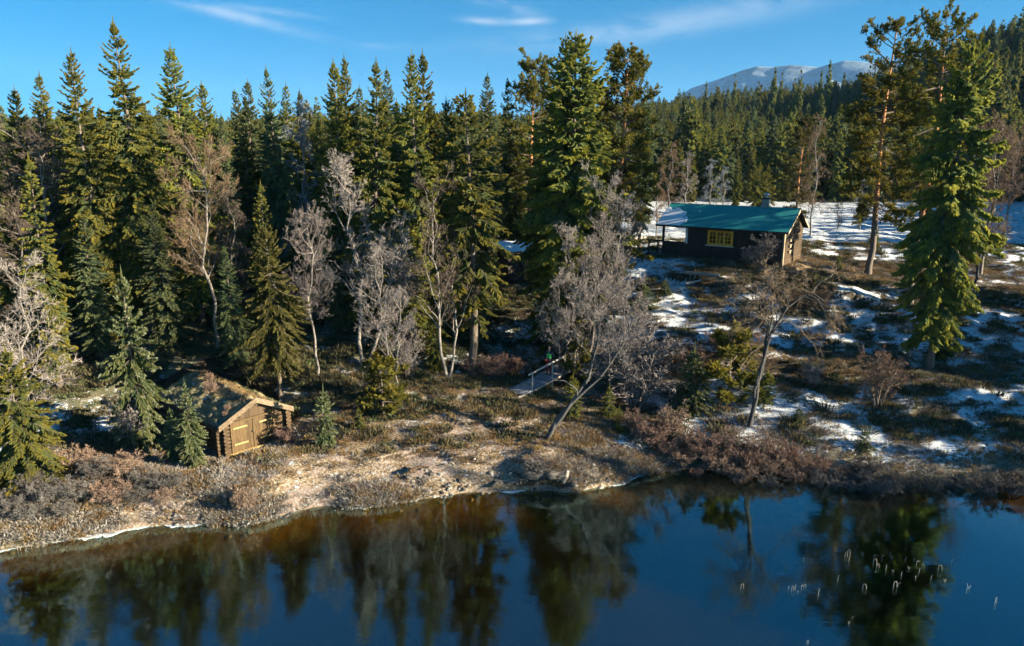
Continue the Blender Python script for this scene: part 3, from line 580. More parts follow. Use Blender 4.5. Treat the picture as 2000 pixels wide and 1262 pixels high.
def by_top(tx, ty, D):
    """x, height of a tree at ground distance D whose tip shows at the bearing tx, ty"""
    p = at_y(tx, ty, D); return p[0], D, p[2] - hz(p[0], D)
def put(name, key, tx, ty, D, label, cat, **kw):
    x, y, h = by_top(tx, ty, D); return make_tree(name, key, x, y, h, label, cat, **kw)
S = 'spruce tree'
SPR = [ # tip x, tip y, distance, prototype, needles, widen, label
 (22, 175, 47, 'sp0', 'spruce', 1, 'dark spruce at the far left edge of the forest front'),
 (75, 148, 50, 'sp2', 'spruce', 1, 'slim spruce second from the left edge with a thin leader'),
 (143, 103, 43, 'sp1', 'spruce', .95, 'tall spruce with a bright sunlit right side, left of the tallest left-hand spruce'),
 (225, 43, 44, 'sp3', 'spruce', 1.0, 'tallest spruce of the left half, gappy open top against the sky'),
 (338, 94, 46, 'sp4', 'spruce', .95, 'broad-topped spruce third tallest on the left, above the brown birch'),
 (400, 165, 49, 'sp0', 'spruce', .9, 'lower spruce on the right shoulder of the broad-topped left spruce'),
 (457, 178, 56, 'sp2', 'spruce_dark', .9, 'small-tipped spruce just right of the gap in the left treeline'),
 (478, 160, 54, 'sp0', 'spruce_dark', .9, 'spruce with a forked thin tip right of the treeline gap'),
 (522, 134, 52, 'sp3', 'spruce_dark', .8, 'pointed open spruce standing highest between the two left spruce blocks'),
 (560, 168, 55, 'sp2', 'spruce', .85, 'spruce with a dim tip behind the blue-grey rimed birch'),
 (582, 180, 57, 'sp4', 'spruce', .75, 'lower spruce right behind the blue-grey rimed birch'),
 (650, 124, 47, 'sp0', 'spruce', .9, 'left one of the twin spruces above the pale frosted birch'),
 (668, 115, 49, 'sp1', 'spruce', .8, 'right and taller one of the twin spruces above the pale frosted birch'),
 (727, 122, 45, 'sp3', 'spruce', .95, 'spruce with an orange-lit right side directly behind the pale frosted birch'),
 (757, 137, 60, 'sp2', 'spruce_dark', .8, 'dark spire-like spruce farther back between two brighter spruces'),
 (808, 106, 46, 'sp1', 'spruce', .8, 'left one of the close-standing pair of spruces in the middle'),
 (831, 106, 48, 'sp0', 'spruce', .8, 'right one of the close-standing pair of spruces in the middle'),
 (870, 196, 50, 'sp4', 'spruce', .8, 'low rounded spruce filling the dip right of the middle pair'),
 (915, 188, 41, 'open', 'spruce', 1.12, 'front spruce with its pale trunk bare down to the snowy gully'),
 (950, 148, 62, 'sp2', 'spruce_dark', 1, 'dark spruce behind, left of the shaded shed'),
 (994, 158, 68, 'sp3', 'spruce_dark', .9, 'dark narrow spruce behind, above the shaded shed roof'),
 (1100, 76, 49, 'sp4', 'spruce', .95, 'left stem of the massive double spruce in the centre'),
 (1126, 68, 47, 'big', 'spruce', 1.12, 'massive bright green spruce in the centre, tallest of the middle group'),
 (1262, 158, 66, 'sp2', 'spruce_dark', .8, 'small dark spruce right of the sunlit centre pine'),
 (1903, 92, 40, 'grand', 'spruce', .80, 'great bushy spruce on the right bank with its trunk foot in the snow'),
 (50, 312, 38, 'slim', 'spruce', 1, 'slim lit spire standing in front of the left forest edge'),
 (505, 362, 42, 'slim', 'spruce', 1, 'slim sunlit spire above the small pine by the turf-roofed boathouse'),
 (700, 172, 56, 'sp2', 'spruce_dark', .9, 'short dark spruce tip in the gap left of the orange-lit spruce'),
 (770, 200, 52, 'sp0', 'spruce', .8, 'half-hidden spruce between the orange-lit one and the middle pair'),
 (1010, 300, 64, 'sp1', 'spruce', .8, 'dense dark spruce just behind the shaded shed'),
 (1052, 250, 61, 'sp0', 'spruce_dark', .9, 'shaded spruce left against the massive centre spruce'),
 (280, 200, 50, 'sp2', 'spruce', .8, 'half-hidden spruce right of the tallest left-hand spruce'),
 (190, 210, 50, 'sp0', 'spruce', .8, 'half-hidden spruce left of the tallest left-hand spruce'),
 (110, 230, 47, 'sp4', 'spruce', .8, 'half-hidden spruce between the second and third left-hand tips'),
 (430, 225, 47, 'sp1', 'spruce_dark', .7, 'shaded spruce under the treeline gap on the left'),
 (620, 235, 50, 'sp3', 'spruce', .8, 'spruce filling the dip left of the twin spruces'),
 (-45, 210, 44, 'sp1', 'spruce', 1, 'spruce cut by the left edge of the picture'),
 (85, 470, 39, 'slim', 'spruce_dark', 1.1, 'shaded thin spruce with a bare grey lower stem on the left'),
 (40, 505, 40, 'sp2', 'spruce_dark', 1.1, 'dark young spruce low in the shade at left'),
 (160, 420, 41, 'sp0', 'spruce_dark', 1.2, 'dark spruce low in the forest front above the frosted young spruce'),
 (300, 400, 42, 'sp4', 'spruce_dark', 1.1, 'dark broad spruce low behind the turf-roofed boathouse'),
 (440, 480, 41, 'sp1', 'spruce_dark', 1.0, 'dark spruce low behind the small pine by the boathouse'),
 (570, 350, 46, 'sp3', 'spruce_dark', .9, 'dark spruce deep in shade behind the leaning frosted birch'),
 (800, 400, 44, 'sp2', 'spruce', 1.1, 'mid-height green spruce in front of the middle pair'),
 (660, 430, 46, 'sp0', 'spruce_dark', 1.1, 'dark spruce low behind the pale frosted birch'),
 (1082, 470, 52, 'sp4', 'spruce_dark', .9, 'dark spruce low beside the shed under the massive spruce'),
]
for (x, y, h) in ((33, 30, 8), (34, 33, 8.5), (36, 36, 9), (35.5, 27.5, 8), (38, 39, 9), (39, 31.5, 12), (42, 35, 13), (41, 39, 12), (45, 42, 13), (44, 46, 12), (50, 38, 14), (52, 33, 14), (40, 28.5, 11), (37, 18.3, 16), (39, 20.6, 15), (36, 21.2, 13), (42, 16.2, 16), (40, 17.5, 15), (44, 20.2, 13), (47, 15.5, 16), (52, 19, 14), (44, 29.5, 9)):  # added unseen trees that throw shade over beach and slope, sparing the boathouse
    make_tree('spruce_tree', 'sp%d' % (int(x) % 5), x, y, h, 'unseen spruce added beyond the right edge to shade the shore', 'tree', group='shade spruces added beyond the right edge')
for i, (tx, ty, D, key, nd, wd, lab) in enumerate(SPR):
    put('spruce_tree', key, tx, ty, D, lab, 'tree', needle=nd, widen=wd, group='spruces of the near forest')
PIN = [(1042, 118, 67, 'pnC', 'pine', .9, 'pine with bare orange upper trunk left of the massive centre spruce'),
       (1222, 100, 55, 'pnF', 'pine', .9, 'tall pine with lit orange trunk left of the dark cabin'),
       (1752, 42, 55, 'pnA', 'pine', .84, 'tallest pine on the right with a long orange trunk, foot on the grassy bank'),
       (1850, 30, 49, 'pnB', 'pine', .72, 'tall ragged pine whose top rises behind the great bushy spruce'),
       (1573, 232, 82, 'pnC', 'pine_light', .85, 'pale green pine behind the right end of the cabin'),
       (522, 455, 37.2, 'cone', 'pine_light', .84, 'small dense pine standing just behind the turf-roofed boathouse'),
       (745, 716, 36, 'pnE', 'pine', 1.1, 'knee-high bushy pine left of the footpath'),
       (850, 628, 41, 'yg2', 'spruce', .9, 'low bushy spruce at the foot of the trees left of the gully'),
       (1432, 664, 37.5, 'pnE', 'pine', 1.0, 'round yellow-green young pine on the right bank'),
       (1128, 668, 41.5, 'pnE', 'pine', .6, 'small yellow-green pine beside the footbridge and the walker')]
for (tx, ty, D, key, nd, wd, lab) in PIN:
    put('pine_tree', key, tx, ty, D, lab, 'tree', needle=nd, barkm='bark' if key in ('cone', 'yg2') else 'bark_pine', widen=wd, group='pines among the spruces')
YNG = [(238, 546, 33, 'yg0', 'spruce_frost', .62, 'frost-tipped young spruce left of the turf-roofed boathouse'),
       (362, 752, 30.6, 'yg1', 'spruce_frost', .72, 'small frosted spruce close against the boathouse side wall'),
       (632, 768, 32.8, 'sm0', 'spruce_frost', .72, 'knee-high pale spruce right of the boathouse door'),
       (15, 690, 28.5, 'yg2', 'spruce', 1.0, 'bushy green spruce at the left edge close to the shore'),
       (330, 800, 31.2, 'yg1', 'spruce_dark', .9, 'dark young spruce in the shade left of the boathouse wall'),
       (205, 850, 33, 'sm1', 'spruce_dark', 1.3, 'low dark spruce in the shade left of the frost-tipped one'),
       (1357, 690, 37, 'sm0', 'spruce_frost', 1.0, 'small spruce in front of the scrubby bank left of the round pine'),
       (1710, 438, 68, 'sm1', 'spruce', .8, 'little spruce on the snowy flat right of the cabin'),
       (1485, 322, 104, 'yg0', 'spruce', .8, 'lit spruce left behind the cabin chimney'),
       (1500, 325, 112, 'yg1', 'spruce', .9, 'narrow lit spruce right beside the one behind the chimney'),
       (1443, 305, 112, 'sp2', 'spruce', 1.0, 'slim lit spruce behind the middle of the cabin roof'),
       (1640, 500, 56, 'sm1', 'spruce', 1.0, 'little yellow spruce on the bank between cabin and tall pine'),
       (1995, 500, 60, 'sm0', 'spruce', 1.2, 'little spruce at the right edge by the snowy flat'),
       (1690, 845, 33, 'sm1', 'spruce_dark', 1.5, 'dark low spruce on the snowy slope below the bare willow'),
       (1840, 640, 41.5, 'sm0', 'spruce', 1.6, 'low spreading green shrub-like spruce right of the trunk on the bank'),
       (1900, 860, 33, 'sm1', 'spruce_frost', 1.5, 'low frosted spruce on the lower right slope'),
       (1970, 830, 34, 'sm0', 'spruce_dark', 1.6, 'dark low spruce at the right edge of the lower slope'),
       (1560, 800, 35, 'sm1', 'spruce_dark', 1.4, 'dark flat spruce right of the crooked birch foot'),
       (1500, 730, 37, 'sm0', 'spruce', 1.2, 'little yellow-green spruce beside the crooked birch'),
       (1300, 548, 52, 'sm1', 'spruce_dark', 1.8, 'wide dark shrubby spruce below the cabin porch'),
       (1260, 560, 50, 'sm0', 'spruce_dark', 1.6, 'dark shrubby spruce at the top of the gully slope'),
       (1120, 740, 36, 'sm0', 'spruce', .9, 'bright little spruce just in front of the bridge end'),
       (1190, 760, 36, 'sm1', 'spruce', .8, 'bright little spruce right of the leaning birch foot'),
       (1210, 800, 34.5, 'sm0', 'spruce', .7, 'tiny yellow-green spruce near the reddish willows'),
       (700, 800, 34.5, 'sm1', 'spruce', .9, 'tiny bushy spruce between boathouse and footpath'),
       (1780, 770, 37, 'sm1', 'spruce_dark', 1.5, 'dark low spruce on the slope right of the bare willow'),
       (1985, 735, 38, 'sm0', 'spruce', 1.2, 'lit little spruce at the right edge of the snowy slope')]
for (tx, ty, D, key, nd, wd, lab) in YNG:
    put('young_spruce', key, tx, ty, D, lab, 'tree', needle=nd, widen=wd, group='young spruces in the open')
BIR = [(693, 352, 41, 'bi1', 'twig', 1.0, 0.3, 'pale frosted birch with a wide crown in front of the dark spruces'),
       (600, 430, 40, 'bi0', 'twig', .8, 1.5, 'leaning frosted birch, left neighbour of the wide-crowned pale birch'),
       (758, 500, 37.5, 'bi3', 'twig', .8, 2.4, 'short frosted birch at the edge above the little bushy pine'),
       (385, 290, 42, 'bi0', 'twig_brown', .8, .6, 'brown sunlit birch in front of the dark spruces, behind the boathouse'),
       (440, 370, 44, 'bi2', 'twig_dark', 1.0, 1.0, 'thin dull birch right of the brown sunlit birch'),
       (583, 205, 50, 'bi2', 'twig_white', .9, 2.0, 'tall blue-grey rimed birch in the dip of the left treeline'),
       (865, 370, 40, 'bi3', 'twig_dark', .8, 3.9, 'crooked forked birch left of the front spruce with the pale trunk'),
       (60, 260, 44, 'bi0', 'twig_dark', 1.1, .3, 'dull brown birch among the spruces at far left'),
       (20, 400, 42, 'bi2', 'twig_dark', 1.1, .3, 'blue-shaded birch at the far left edge in the forest front'),
       (-15, 530, 32, 'bi3', 'twig', 1.1, .9, 'frosted birch reaching in from the left edge'),
       (1150, 366, 43.5, 'bi3', 'twig', .85, .2, 'round-crowned frosted birch in front of the massive centre spruce'),
       (1205, 395, 44.5, 'bi0', 'twig', .9, .7, 'frosted birch right of the round-crowned one, below the centre pine'),
       (1170, 490, 43, 'bi1', 'twig', .95, 1.3, 'many-stemmed frosted birch above the gully'),
       (1100, 560, 42, 'bi3', 'twig', .9, 2.0, 'low frosted birch at the left side of the gully thicket'),
       (1225, 560, 41, 'bi0', 'twig', 1.0, 2.9, 'frosted birch at the right side of the gully thicket'),
       (1250, 640, 38, 'sh2', 'twig', 1.4, 2.9, 'low spreading frosted birch overhanging the stream bed'),
       (1288, 308, 68, 'bi2', 'twig_warm', .7, .4, 'thin white-stemmed birch behind the porch end of the cabin'),
       (1312, 280, 84, 'bi2', 'twig_warm', 1.1, 1.1, 'tall warm brown birch crown left above the cabin roof'),
       (1345, 300, 92, 'bi2', 'twig', 1.1, 1.7, 'pinkish birch crown right of the warm brown one'),
       (1392, 312, 108, 'bi2', 'twig_white', 1.1, 2.2, 'blue rimed birch above the middle of the cabin roof'),
       (1418, 325, 116, 'bi2', 'twig_white', 1.1, 2.9, 'second blue rimed birch, right of the first above the cabin roof'),
       (1605, 228, 78, 'bi2', 'twig_warm', .75, 2.9, 'tall grey-brown birch right of the pale green pine'),
       (1640, 400, 74, 'bi0', 'twig_dark', .7, 3.3, 'small dark-stemmed birch on the flat right of the cabin'),
       (1690, 350, 90, 'bi2', 'twig_white', 1, 3.7, 'rimed birch at the far side of the snowy flat'),
       (1960, 235, 56, 'bi2', 'twig_warm', 1.0, 4.0, 'slim greenish birch rising at the right edge'),
       (1990, 260, 70, 'bi0', 'twig_warm', .9, 4.5, 'second birch at the right edge, behind the slim one'),
       (1905, 250, 62, 'bi2', 'twig_dark', .9, 5.0, 'birch half hidden behind the great bushy spruce'),
       (1790, 380, 72, 'bi0', 'twig_dark', .8, 5.5, 'small birch on the flat behind the tall right pine')]
for (tx, ty, D, key, nd, wd, rz, lab) in BIR:
    put('birch_tree', key, tx, ty, D, lab, 'tree', needle=nd, barkm='bark_birch', widen=wd, rz=rz, group='bare birches')

def own_tree(name, base_px, trunks_px, y0, label, mat, seed, group, **kw):
    """a tree whose crooked stems follow bearings at its own distance"""
    g = ground(*base_px); T = []
    for tp in trunks_px: T.append([(g[0] * 0, 0, -.2)] + [tuple(at_y(px, py, g[1] + dy) - g) for px, py, dy in tp])
    hh = max(p[2] for q in T for p in q); tr, cr = bare(seed, hh, T, **kw)
    e = empty(name, tuple(g), 0, label=label, cat='tree', group=group)
    link('trunk', tr.mesh(name + '_trunk', M['bark_grey'], True), e); link('crown', cr.mesh(name + '_crown', [M[mat], M['bark_grey']]), e)
own_tree('birch_tree', (1065, 858), [[(1085, 822, 0), (1110, 795, .1), (1135, 765, .2), (1150, 730, .4), (1165, 680, .6), (1170, 620, .8), (1150, 560, 1)],
                                    [(1085, 822, 0), (1110, 795, .1), (1132, 772, .2), (1118, 748, -.1), (1090, 740, -.3), (1066, 750, -.4)],
                                    [(1085, 822, 0), (1110, 795, .1), (1140, 762, .2), (1190, 720, 0), (1220, 670, .2), (1240, 620, .5)]], 34,
         'crooked birch with a bare blue-grey foot leaning over the beach', 'twig', 331, 'bare birches', n1=10, n2=6, n3=6, n4=3, z0=.5, L1=.32, rad=.013, tw=.008, still=(1,))
own_tree('birch_tree', (1463, 832), [[(1472, 780, 0), (1485, 730, .1), (1497, 690, .2), (1503, 640, .3), (1510, 590, .5), (1500, 545, .8)],
                                    [(1472, 780, 0), (1485, 730, .1), (1500, 660, .2), (1545, 590, .3), (1590, 560, .3), (1610, 590, .2)],
                                    [(1472, 780, 0), (1487, 720, .1), (1505, 620, .3), (1460, 570, .4), (1470, 600, .4)]], 36,
         'crooked dark birch on the right slope with a drooping flat crown', 'twig_warm', 332, 'bare birches', n1=10, n2=6, n3=6, n4=3, z0=.55, L1=.40, rad=.011, tw=.008, droop=.18)
own_tree('birch_tree', (1893, 600), [[(1912, 520, 0), (1935, 430, .1), (1950, 330, .3), (1945, 260, .4)]], 50,
         'thin leaning birch right of the great bushy spruce, growing from the grassy bank', 'twig_warm', 333, 'bare birches', n1=26, n2=6, n3=5, n4=3, z0=.3, L1=.22, rad=.009, tw=.012)

# ------------------------------------------------------------------ shrubs (each clump its own)
def shrub(name, key, px, py, h, mat, label, group, wd=1.0, rz=None):
    g = ground(px, py); make_tree(name, key, g[0], g[1], h, label, 'shrub', needle=mat, barkm='bark', widen=wd, group=group, rz=rz)
ORD = ['leftmost', 'second', 'third', 'fourth', 'fifth', 'sixth', 'seventh', 'eighth', 'ninth', 'tenth', 'eleventh', 'twelfth', 'thirteenth', 'fourteenth', 'fifteenth', 'sixteenth', 'seventeenth', 'eighteenth', 'nineteenth', 'twentieth']
def relabel(group, text):
    obs = sorted([o for o in sc.objects if o.get('group') == group], key=lambda o: o.location.x / o.location.y)
    for i, o in enumerate(obs): o['label'] = (ORD[i] if i == 0 else ORD[i] + ' from the left') + ' ' + text
k = 0
for (px, py, h, mt, wd) in [(1235, 845, 1.5, 'willow', 1.3), (1270, 870, 1.6, 'willow', 1.3), (1310, 862, 1.7, 'willow', 1.2), (1345, 880, 1.6, 'willow', 1.3), (1300, 895, 1.3, 'willow', 1.3), (1330, 915, 1.3, 'willow', 1.4),
                            (1370, 905, 1.7, 'willow', 1.4), (1400, 925, 1.6, 'willow', 1.3), (1420, 890, 1.6, 'willow', 1.3), (1455, 925, 1.7, 'willow', 1.3), (1480, 900, 1.6, 'willow', 1.3), (1440, 945, 1.2, 'willow', 1.4), (1500, 940, 1.5, 'willow', 1.3),
                            (1530, 915, 1.5, 'willow', 1.2), (1550, 950, 1.3, 'willow', 1.4), (1590, 930, 1.2, 'willow', 1.3), (1610, 965, 1.2, 'willow_frost', 1.5), (1660, 970, 1.3, 'willow_frost', 1.5), (1640, 940, 1.1, 'willow', 1.4),
                            (1710, 975, 1.3, 'willow_frost', 1.5), (1760, 965, 1.2, 'willow_frost', 1.4), (1690, 935, 1.2, 'willow_frost', 1.3), (1810, 972, 1.2, 'willow_frost', 1.6), (1860, 965, 1.0, 'willow_frost', 1.6), (1920, 975, 1.1, 'willow_frost', 1.6), (1980, 975, 1.0, 'willow_frost', 1.6), (1500, 962, .9, 'willow_frost', 1.4), (1360, 940, .9, 'willow', 1.4)]:
    lab = 'reddish brown bare willow clump in the thicket along the right shore' if mt == 'willow' else 'grey frosted willow clump overhanging the water on the right shore'
    shrub('willow_shrub', ('sh0', 'sh1')[k % 2], px, py, h * rng.uniform(.62, 1.08), mt, lab, 'willows of the shore thicket' if mt == 'willow' else 'frosted willows along the right waterline', wd * rng.uniform(.75, 1.0)); k += 1
for (px, py, h, mt) in [(110, 935, 1.0, 'willow_frost'), (150, 925, 1.1, 'willow'), (195, 945, 1.1, 'willow_frost'), (240, 935, 1.0, 'willow'), (285, 955, .9, 'willow_frost'), (330, 960, .8, 'willow_frost'), (60, 965, .9, 'willow_frost'), (100, 985, .9, 'willow_frost'),
                        (155, 985, .9, 'willow_frost'), (215, 985, .9, 'willow'), (270, 990, .8, 'willow_frost'), (20, 1000, .8, 'willow_frost'), (320, 990, .7, 'willow'), (60, 1020, .7, 'willow_frost'), (130, 1015, .7, 'willow_frost')]:
    shrub('willow_shrub', ('sh0', 'sh1')[k % 2], px, py, h, mt, 'low frosted willow clump on the left shore below the spruces', 'willows on the left shore', 1.35); k += 1
for (px, py, h, key, mt, wd, lab) in [
    (478, 1000, 1.0, 'sh1', 'willow', .75, 'tuft of brown twigs on the small spit of the left shore'),
    (1490, 520, 2.4, 'sh2', 'twig', 1.2, 'bare pinkish bush in front of the cabin wall'),
    (1465, 522, 1.5, 'sh0', 'twig', 1.1, 'lower bare bush left of the pinkish one by the cabin wall'),
    (1712, 800, 3.0, 'sh2', 'twig_warm', 1.15, 'tall straw-coloured bare willow on the right slope'),
    (260, 885, 2.6, 'sh2', 'twig', .8, 'frosted bare bush in front of the frost-tipped young spruce'),
    (560, 870, .9, 'sh1', 'willow', .9, 'small twiggy bush at the right corner of the boathouse'),
    (795, 740, 2.6, 'sh2', 'twig', .8, 'bare bush below the birches left of the gully'),
    (1410, 690, 1.2, 'sh1', 'willow', 1.3, 'rusty brush on the lit bank edge above the round pine'),
    (1470, 700, 1.3, 'sh0', 'willow', 1.3, 'rusty brush beside the crooked dark birch'),
    (1350, 740, 1.8, 'sh0', 'willow', 1.2, 'twiggy brown brush left of the round young pine'),
    (1300, 730, 1.8, 'sh0', 'twig', 1.3, 'bleached brush hanging over the bank right of the gully'),
    (1585, 760, 1.5, 'sh2', 'twig', 1.3, 'dead bleached branches hanging on the slope right of the crooked dark birch'),
    (960, 745, 1.4, 'sh0', 'willow', 1.2, 'reddish twigs left of the footbridge'),
    (925, 738, 1.3, 'sh0', 'willow', 1.2, 'reddish twigs in the gully mouth below the pale-trunked spruce'),
    (990, 735, 1.3, 'sh1', 'willow', 1.2, 'reddish twigs right behind the footbridge start'),
    (1190, 730, 1.7, 'sh2', 'twig', 1.4, 'dense frosted scrub right of the footbridge'),
    (1240, 745, 1.7, 'sh0', 'twig', 1.5, 'dense frosted scrub on the stream bank below the birches'),
    (1150, 700, 1.6, 'sh0', 'twig', 1.4, 'frosted scrub behind the walker'),
    (1560, 610, 1.3, 'sh1', 'twig_warm', 1.5, 'straw-coloured brush under the flat crown on the right slope'),
    (1600, 600, 1.3, 'sh0', 'twig_warm', 1.4, 'straw-coloured brush right under the flat birch crown')]:
    shrub('bare_shrub', key, px, py, h, mt, lab, 'bare shrubs', wd)

relabel('willows of the shore thicket', 'reddish brown willow clump in the right shore thicket')
relabel('frosted willows along the right waterline', 'grey frosted willow clump overhanging the right waterline')
relabel('willows on the left shore', 'low frosted willow clump on the left shore')
# ------------------------------------------------------------------ scatter helper (uncountable cover and far trees)
def scatter(name, pts, rz, scl, idx, protos, **tags):
    me = bpy.data.meshes.new(name + '_points'); me.vertices.add(len(pts)); me.vertices.foreach_set('co', np.asarray(pts, 'f').ravel())
    for an, arr, ty in (('rz', rz, 'FLOAT'), ('scl', scl, 'FLOAT'), ('idx', idx, 'INT')):
        a = me.attributes.new(an, ty, 'POINT'); a.data.foreach_set('value', np.asarray(arr, 'f' if ty == 'FLOAT' else 'i'))
    me.update(); o = link(name, me); tag(o, **tags)
    coll = bpy.data.collections.new(name + '_sources')
    for i, pm in enumerate(protos):
        p = bpy.data.objects.new('%s_source_%02d' % (name, i), pm); coll.objects.link(p)
    ng = bpy.data.node_groups.new(name + '_nodes', 'GeometryNodeTree')
    ng.interface.new_socket('Geometry', in_out='INPUT', socket_type='NodeSocketGeometry'); ng.interface.new_socket('Geometry', in_out='OUTPUT', socket_type='NodeSocketGeometry')
    N, Lk = ng.nodes, ng.links
    gi, go = N.new('NodeGroupInput'), N.new('NodeGroupOutput'); ci = N.new('GeometryNodeCollectionInfo'); ci.inputs[0].default_value = coll; ci.inputs['Separate Children'].default_value = True; ci.inputs['Reset Children'].default_value = True
    ip = N.new('GeometryNodeInstanceOnPoints'); ip.inputs['Pick Instance'].default_value = True
    def na(nm, ty):
        a = N.new('GeometryNodeInputNamedAttribute'); a.data_type = ty; a.inputs[0].default_value = nm; return next(s for s in a.outputs if s.enabled and s.name == 'Attribute')
    cx = N.new('ShaderNodeCombineXYZ'); Lk.new(na('rz', 'FLOAT'), cx.inputs[2])
    Lk.new(gi.outputs[0], ip.inputs['Points']); Lk.new(ci.outputs[0], ip.inputs['Instance']); Lk.new(na('idx', 'INT'), ip.inputs['Instance Index']); Lk.new(cx.outputs[0], ip.inputs['Rotation'])
    Lk.new(na('scl', 'FLOAT'), ip.inputs['Scale']); Lk.new(ip.outputs[0], go.inputs[0])
    md = o.modifiers.new('scatter', 'NODES'); md.node_group = ng; return o

# filler forest and hillside
def far_proto(seed, needle):
    tr, br = spruce(seed, 14, 1.9 + .25 * (seed % 3), z0=.06, dens=.5, fat=1.9, irr=.25, shape=.8, spray=.5); return br.mesh('far_spruce', [M[needle], M['bark']])
FAR = [far_proto(400 + i, ('spruce', 'spruce_dark', 'spruce')[i % 3]) for i in range(4)]
def mid_ok(x, y):
    t = x / y
    if y < 130 and t > .10: return False
    if -.05 < t <= .10 and y < 72: return False
    return True
P = []
for yy in np.arange(54, 145, 4.4):
    for xx in np.arange(-.92 * yy - 6, .11 * yy, 4.6):
        x, y = xx + rng.uniform(-1.8, 1.8), yy + rng.uniform(-1.8, 1.8)
        if mid_ok(x, y): P.append((x, y))
for yy in np.arange(66, 140, 5.0):
    for xx in np.arange(.78 * yy + 8, .78 * yy + 60, 5.0): P.append((xx + rng.uniform(-2, 2), yy + rng.uniform(-2, 2)))
P = np.array(P); Z = height(P[:, 0], P[:, 1])
n_ind = 120; order = np.argsort(P[:, 1] + np.where(P[:, 0] > .7 * P[:, 1], 900, 0))
def capped_h(x, y, z, hmax):
    # nothing here stands higher than the dips of the treeline seen in the photograph
    px = 1000 + FPX * x / y
    lim = np.interp(px, [0, 60, 200, 300, 440, 600, 700, 860, 1000, 1250, 2000], [260, 255, 240, 240, 275, 250, 235, 255, 250, 240, 240])
    zt = at_y(px, lim, y)[2]; return max(min(hmax, zt - z), 3)
rest = []
for k_, i in enumerate(order):
    x, y, z = P[i, 0], P[i, 1], Z[i]; hgt = capped_h(x, y, z, rng.uniform(14, 20))
    if k_ < n_ind:
        e = empty('spruce_tree', (x, y, z - .1), rng.uniform(0, 6.28), label='dark spruce inside the forest block, hemmed in by other spruces', cat='tree', group='spruces deep in the forest block')
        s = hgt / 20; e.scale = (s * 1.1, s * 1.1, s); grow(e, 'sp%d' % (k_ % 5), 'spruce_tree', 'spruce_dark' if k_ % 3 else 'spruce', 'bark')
    else: rest.append((x, y, z - .1, hgt / 14))
H = []
yy = 142.0
while yy < 640:
    st = 3.9 + (yy - 140) * .006
    for xx in np.arange(-.80 * yy, .80 * yy, st):
        x, y = xx + rng.uniform(-.5, .5) * st, yy + rng.uniform(-.5, .5) * st
        H.append((x, y))
    yy += st * 1.0
H = np.array(H); HZ = height(H[:, 0], H[:, 1])
dens = fbm(H[:, 0] / 25, H[:, 1] / 25, 77, 3); keep = (dens > -.33) | (H[:, 1] > 320); H, HZ = H[keep], HZ[keep]
hs_ = rng.uniform(.6, 1.1, len(H)) * np.where(rng.random(len(H)) < .05, 1.35, 1)
vis = np.where((H[:, 1] < 230) & (H[:, 0] / H[:, 1] > .12) & (H[:, 0] / H[:, 1] < .74))[0]; vis = vis[np.argsort(H[vis, 1])][:120]
vs = set(vis.tolist())
for i in vis:
    o = link('spruce_tree', FAR[i % 4], None, (H[i, 0], H[i, 1], HZ[i])); o.rotation_euler = (0, 0, rng.uniform(0, 6.28)); s = hs_[i]; o.scale = (s, s, s)
    tag(o, 'distant spruce in the first rows at the foot of the forested hillside', 'tree', 'spruces at the foot of the hillside')
for j in range(len(H)):
    if j not in vs: rest.append((H[j, 0], H[j, 1], HZ[j], hs_[j]))
rest = np.array(rest)
scatter('forest', rest[:, :3], rng.uniform(0, 6.28, len(rest)), rest[:, 3], rng.integers(0, 4, len(rest)), FAR, label='dense spruce forest covering the hillside beyond the cabin', kind='stuff')
# a few tall skyline spruces on the ridge and pale birches at the hill foot
for (tx, ty, D) in [(1515, 132, 300), (1528, 142, 310), (1565, 136, 290), (1605, 138, 300), (1622, 118, 280), (1437, 145, 330), (1650, 142, 300), (1380, 160, 320), (1700, 128, 290), (1950, 100, 220), (1968, 92, 210), (1982, 108, 215), (1994, 84, 200), (1940, 130, 225)]:
    x, y, h = by_top(tx, ty, D); o = link('spruce_tree', FAR[int(D) % 4], None, (x, y, hz(x, y))); o.scale = (h / 14 * .45, h / 14 * .45, h / 14)
    tag(o, 'thin dark spire-like spruce rising above the ridge line of the hillside', 'tree', 'spire spruces on the ridge')

# ------------------------------------------------------------------ thin air between the camera and the mountain
m = bpy.data.materials.new('haze_air'); m.use_nodes = True; m.node_tree.nodes.clear(); t = NT(m.node_tree)
vol = t.n('ShaderNodeVolumePrincipled', ins={'Color': (.28, .58, 1.0, 1), 'Density': 0.00006, 'Anisotropy': 0.0})
t.n('ShaderNodeOutputMaterial', ins={1: vol.outputs[0]})
mb = MB(); mb.box(-3500, 7000, -900, 7500, -25, 640); tag(link('haze', mb.mesh('haze', m)), kind='stuff', label='thin blue air towards the mountain')
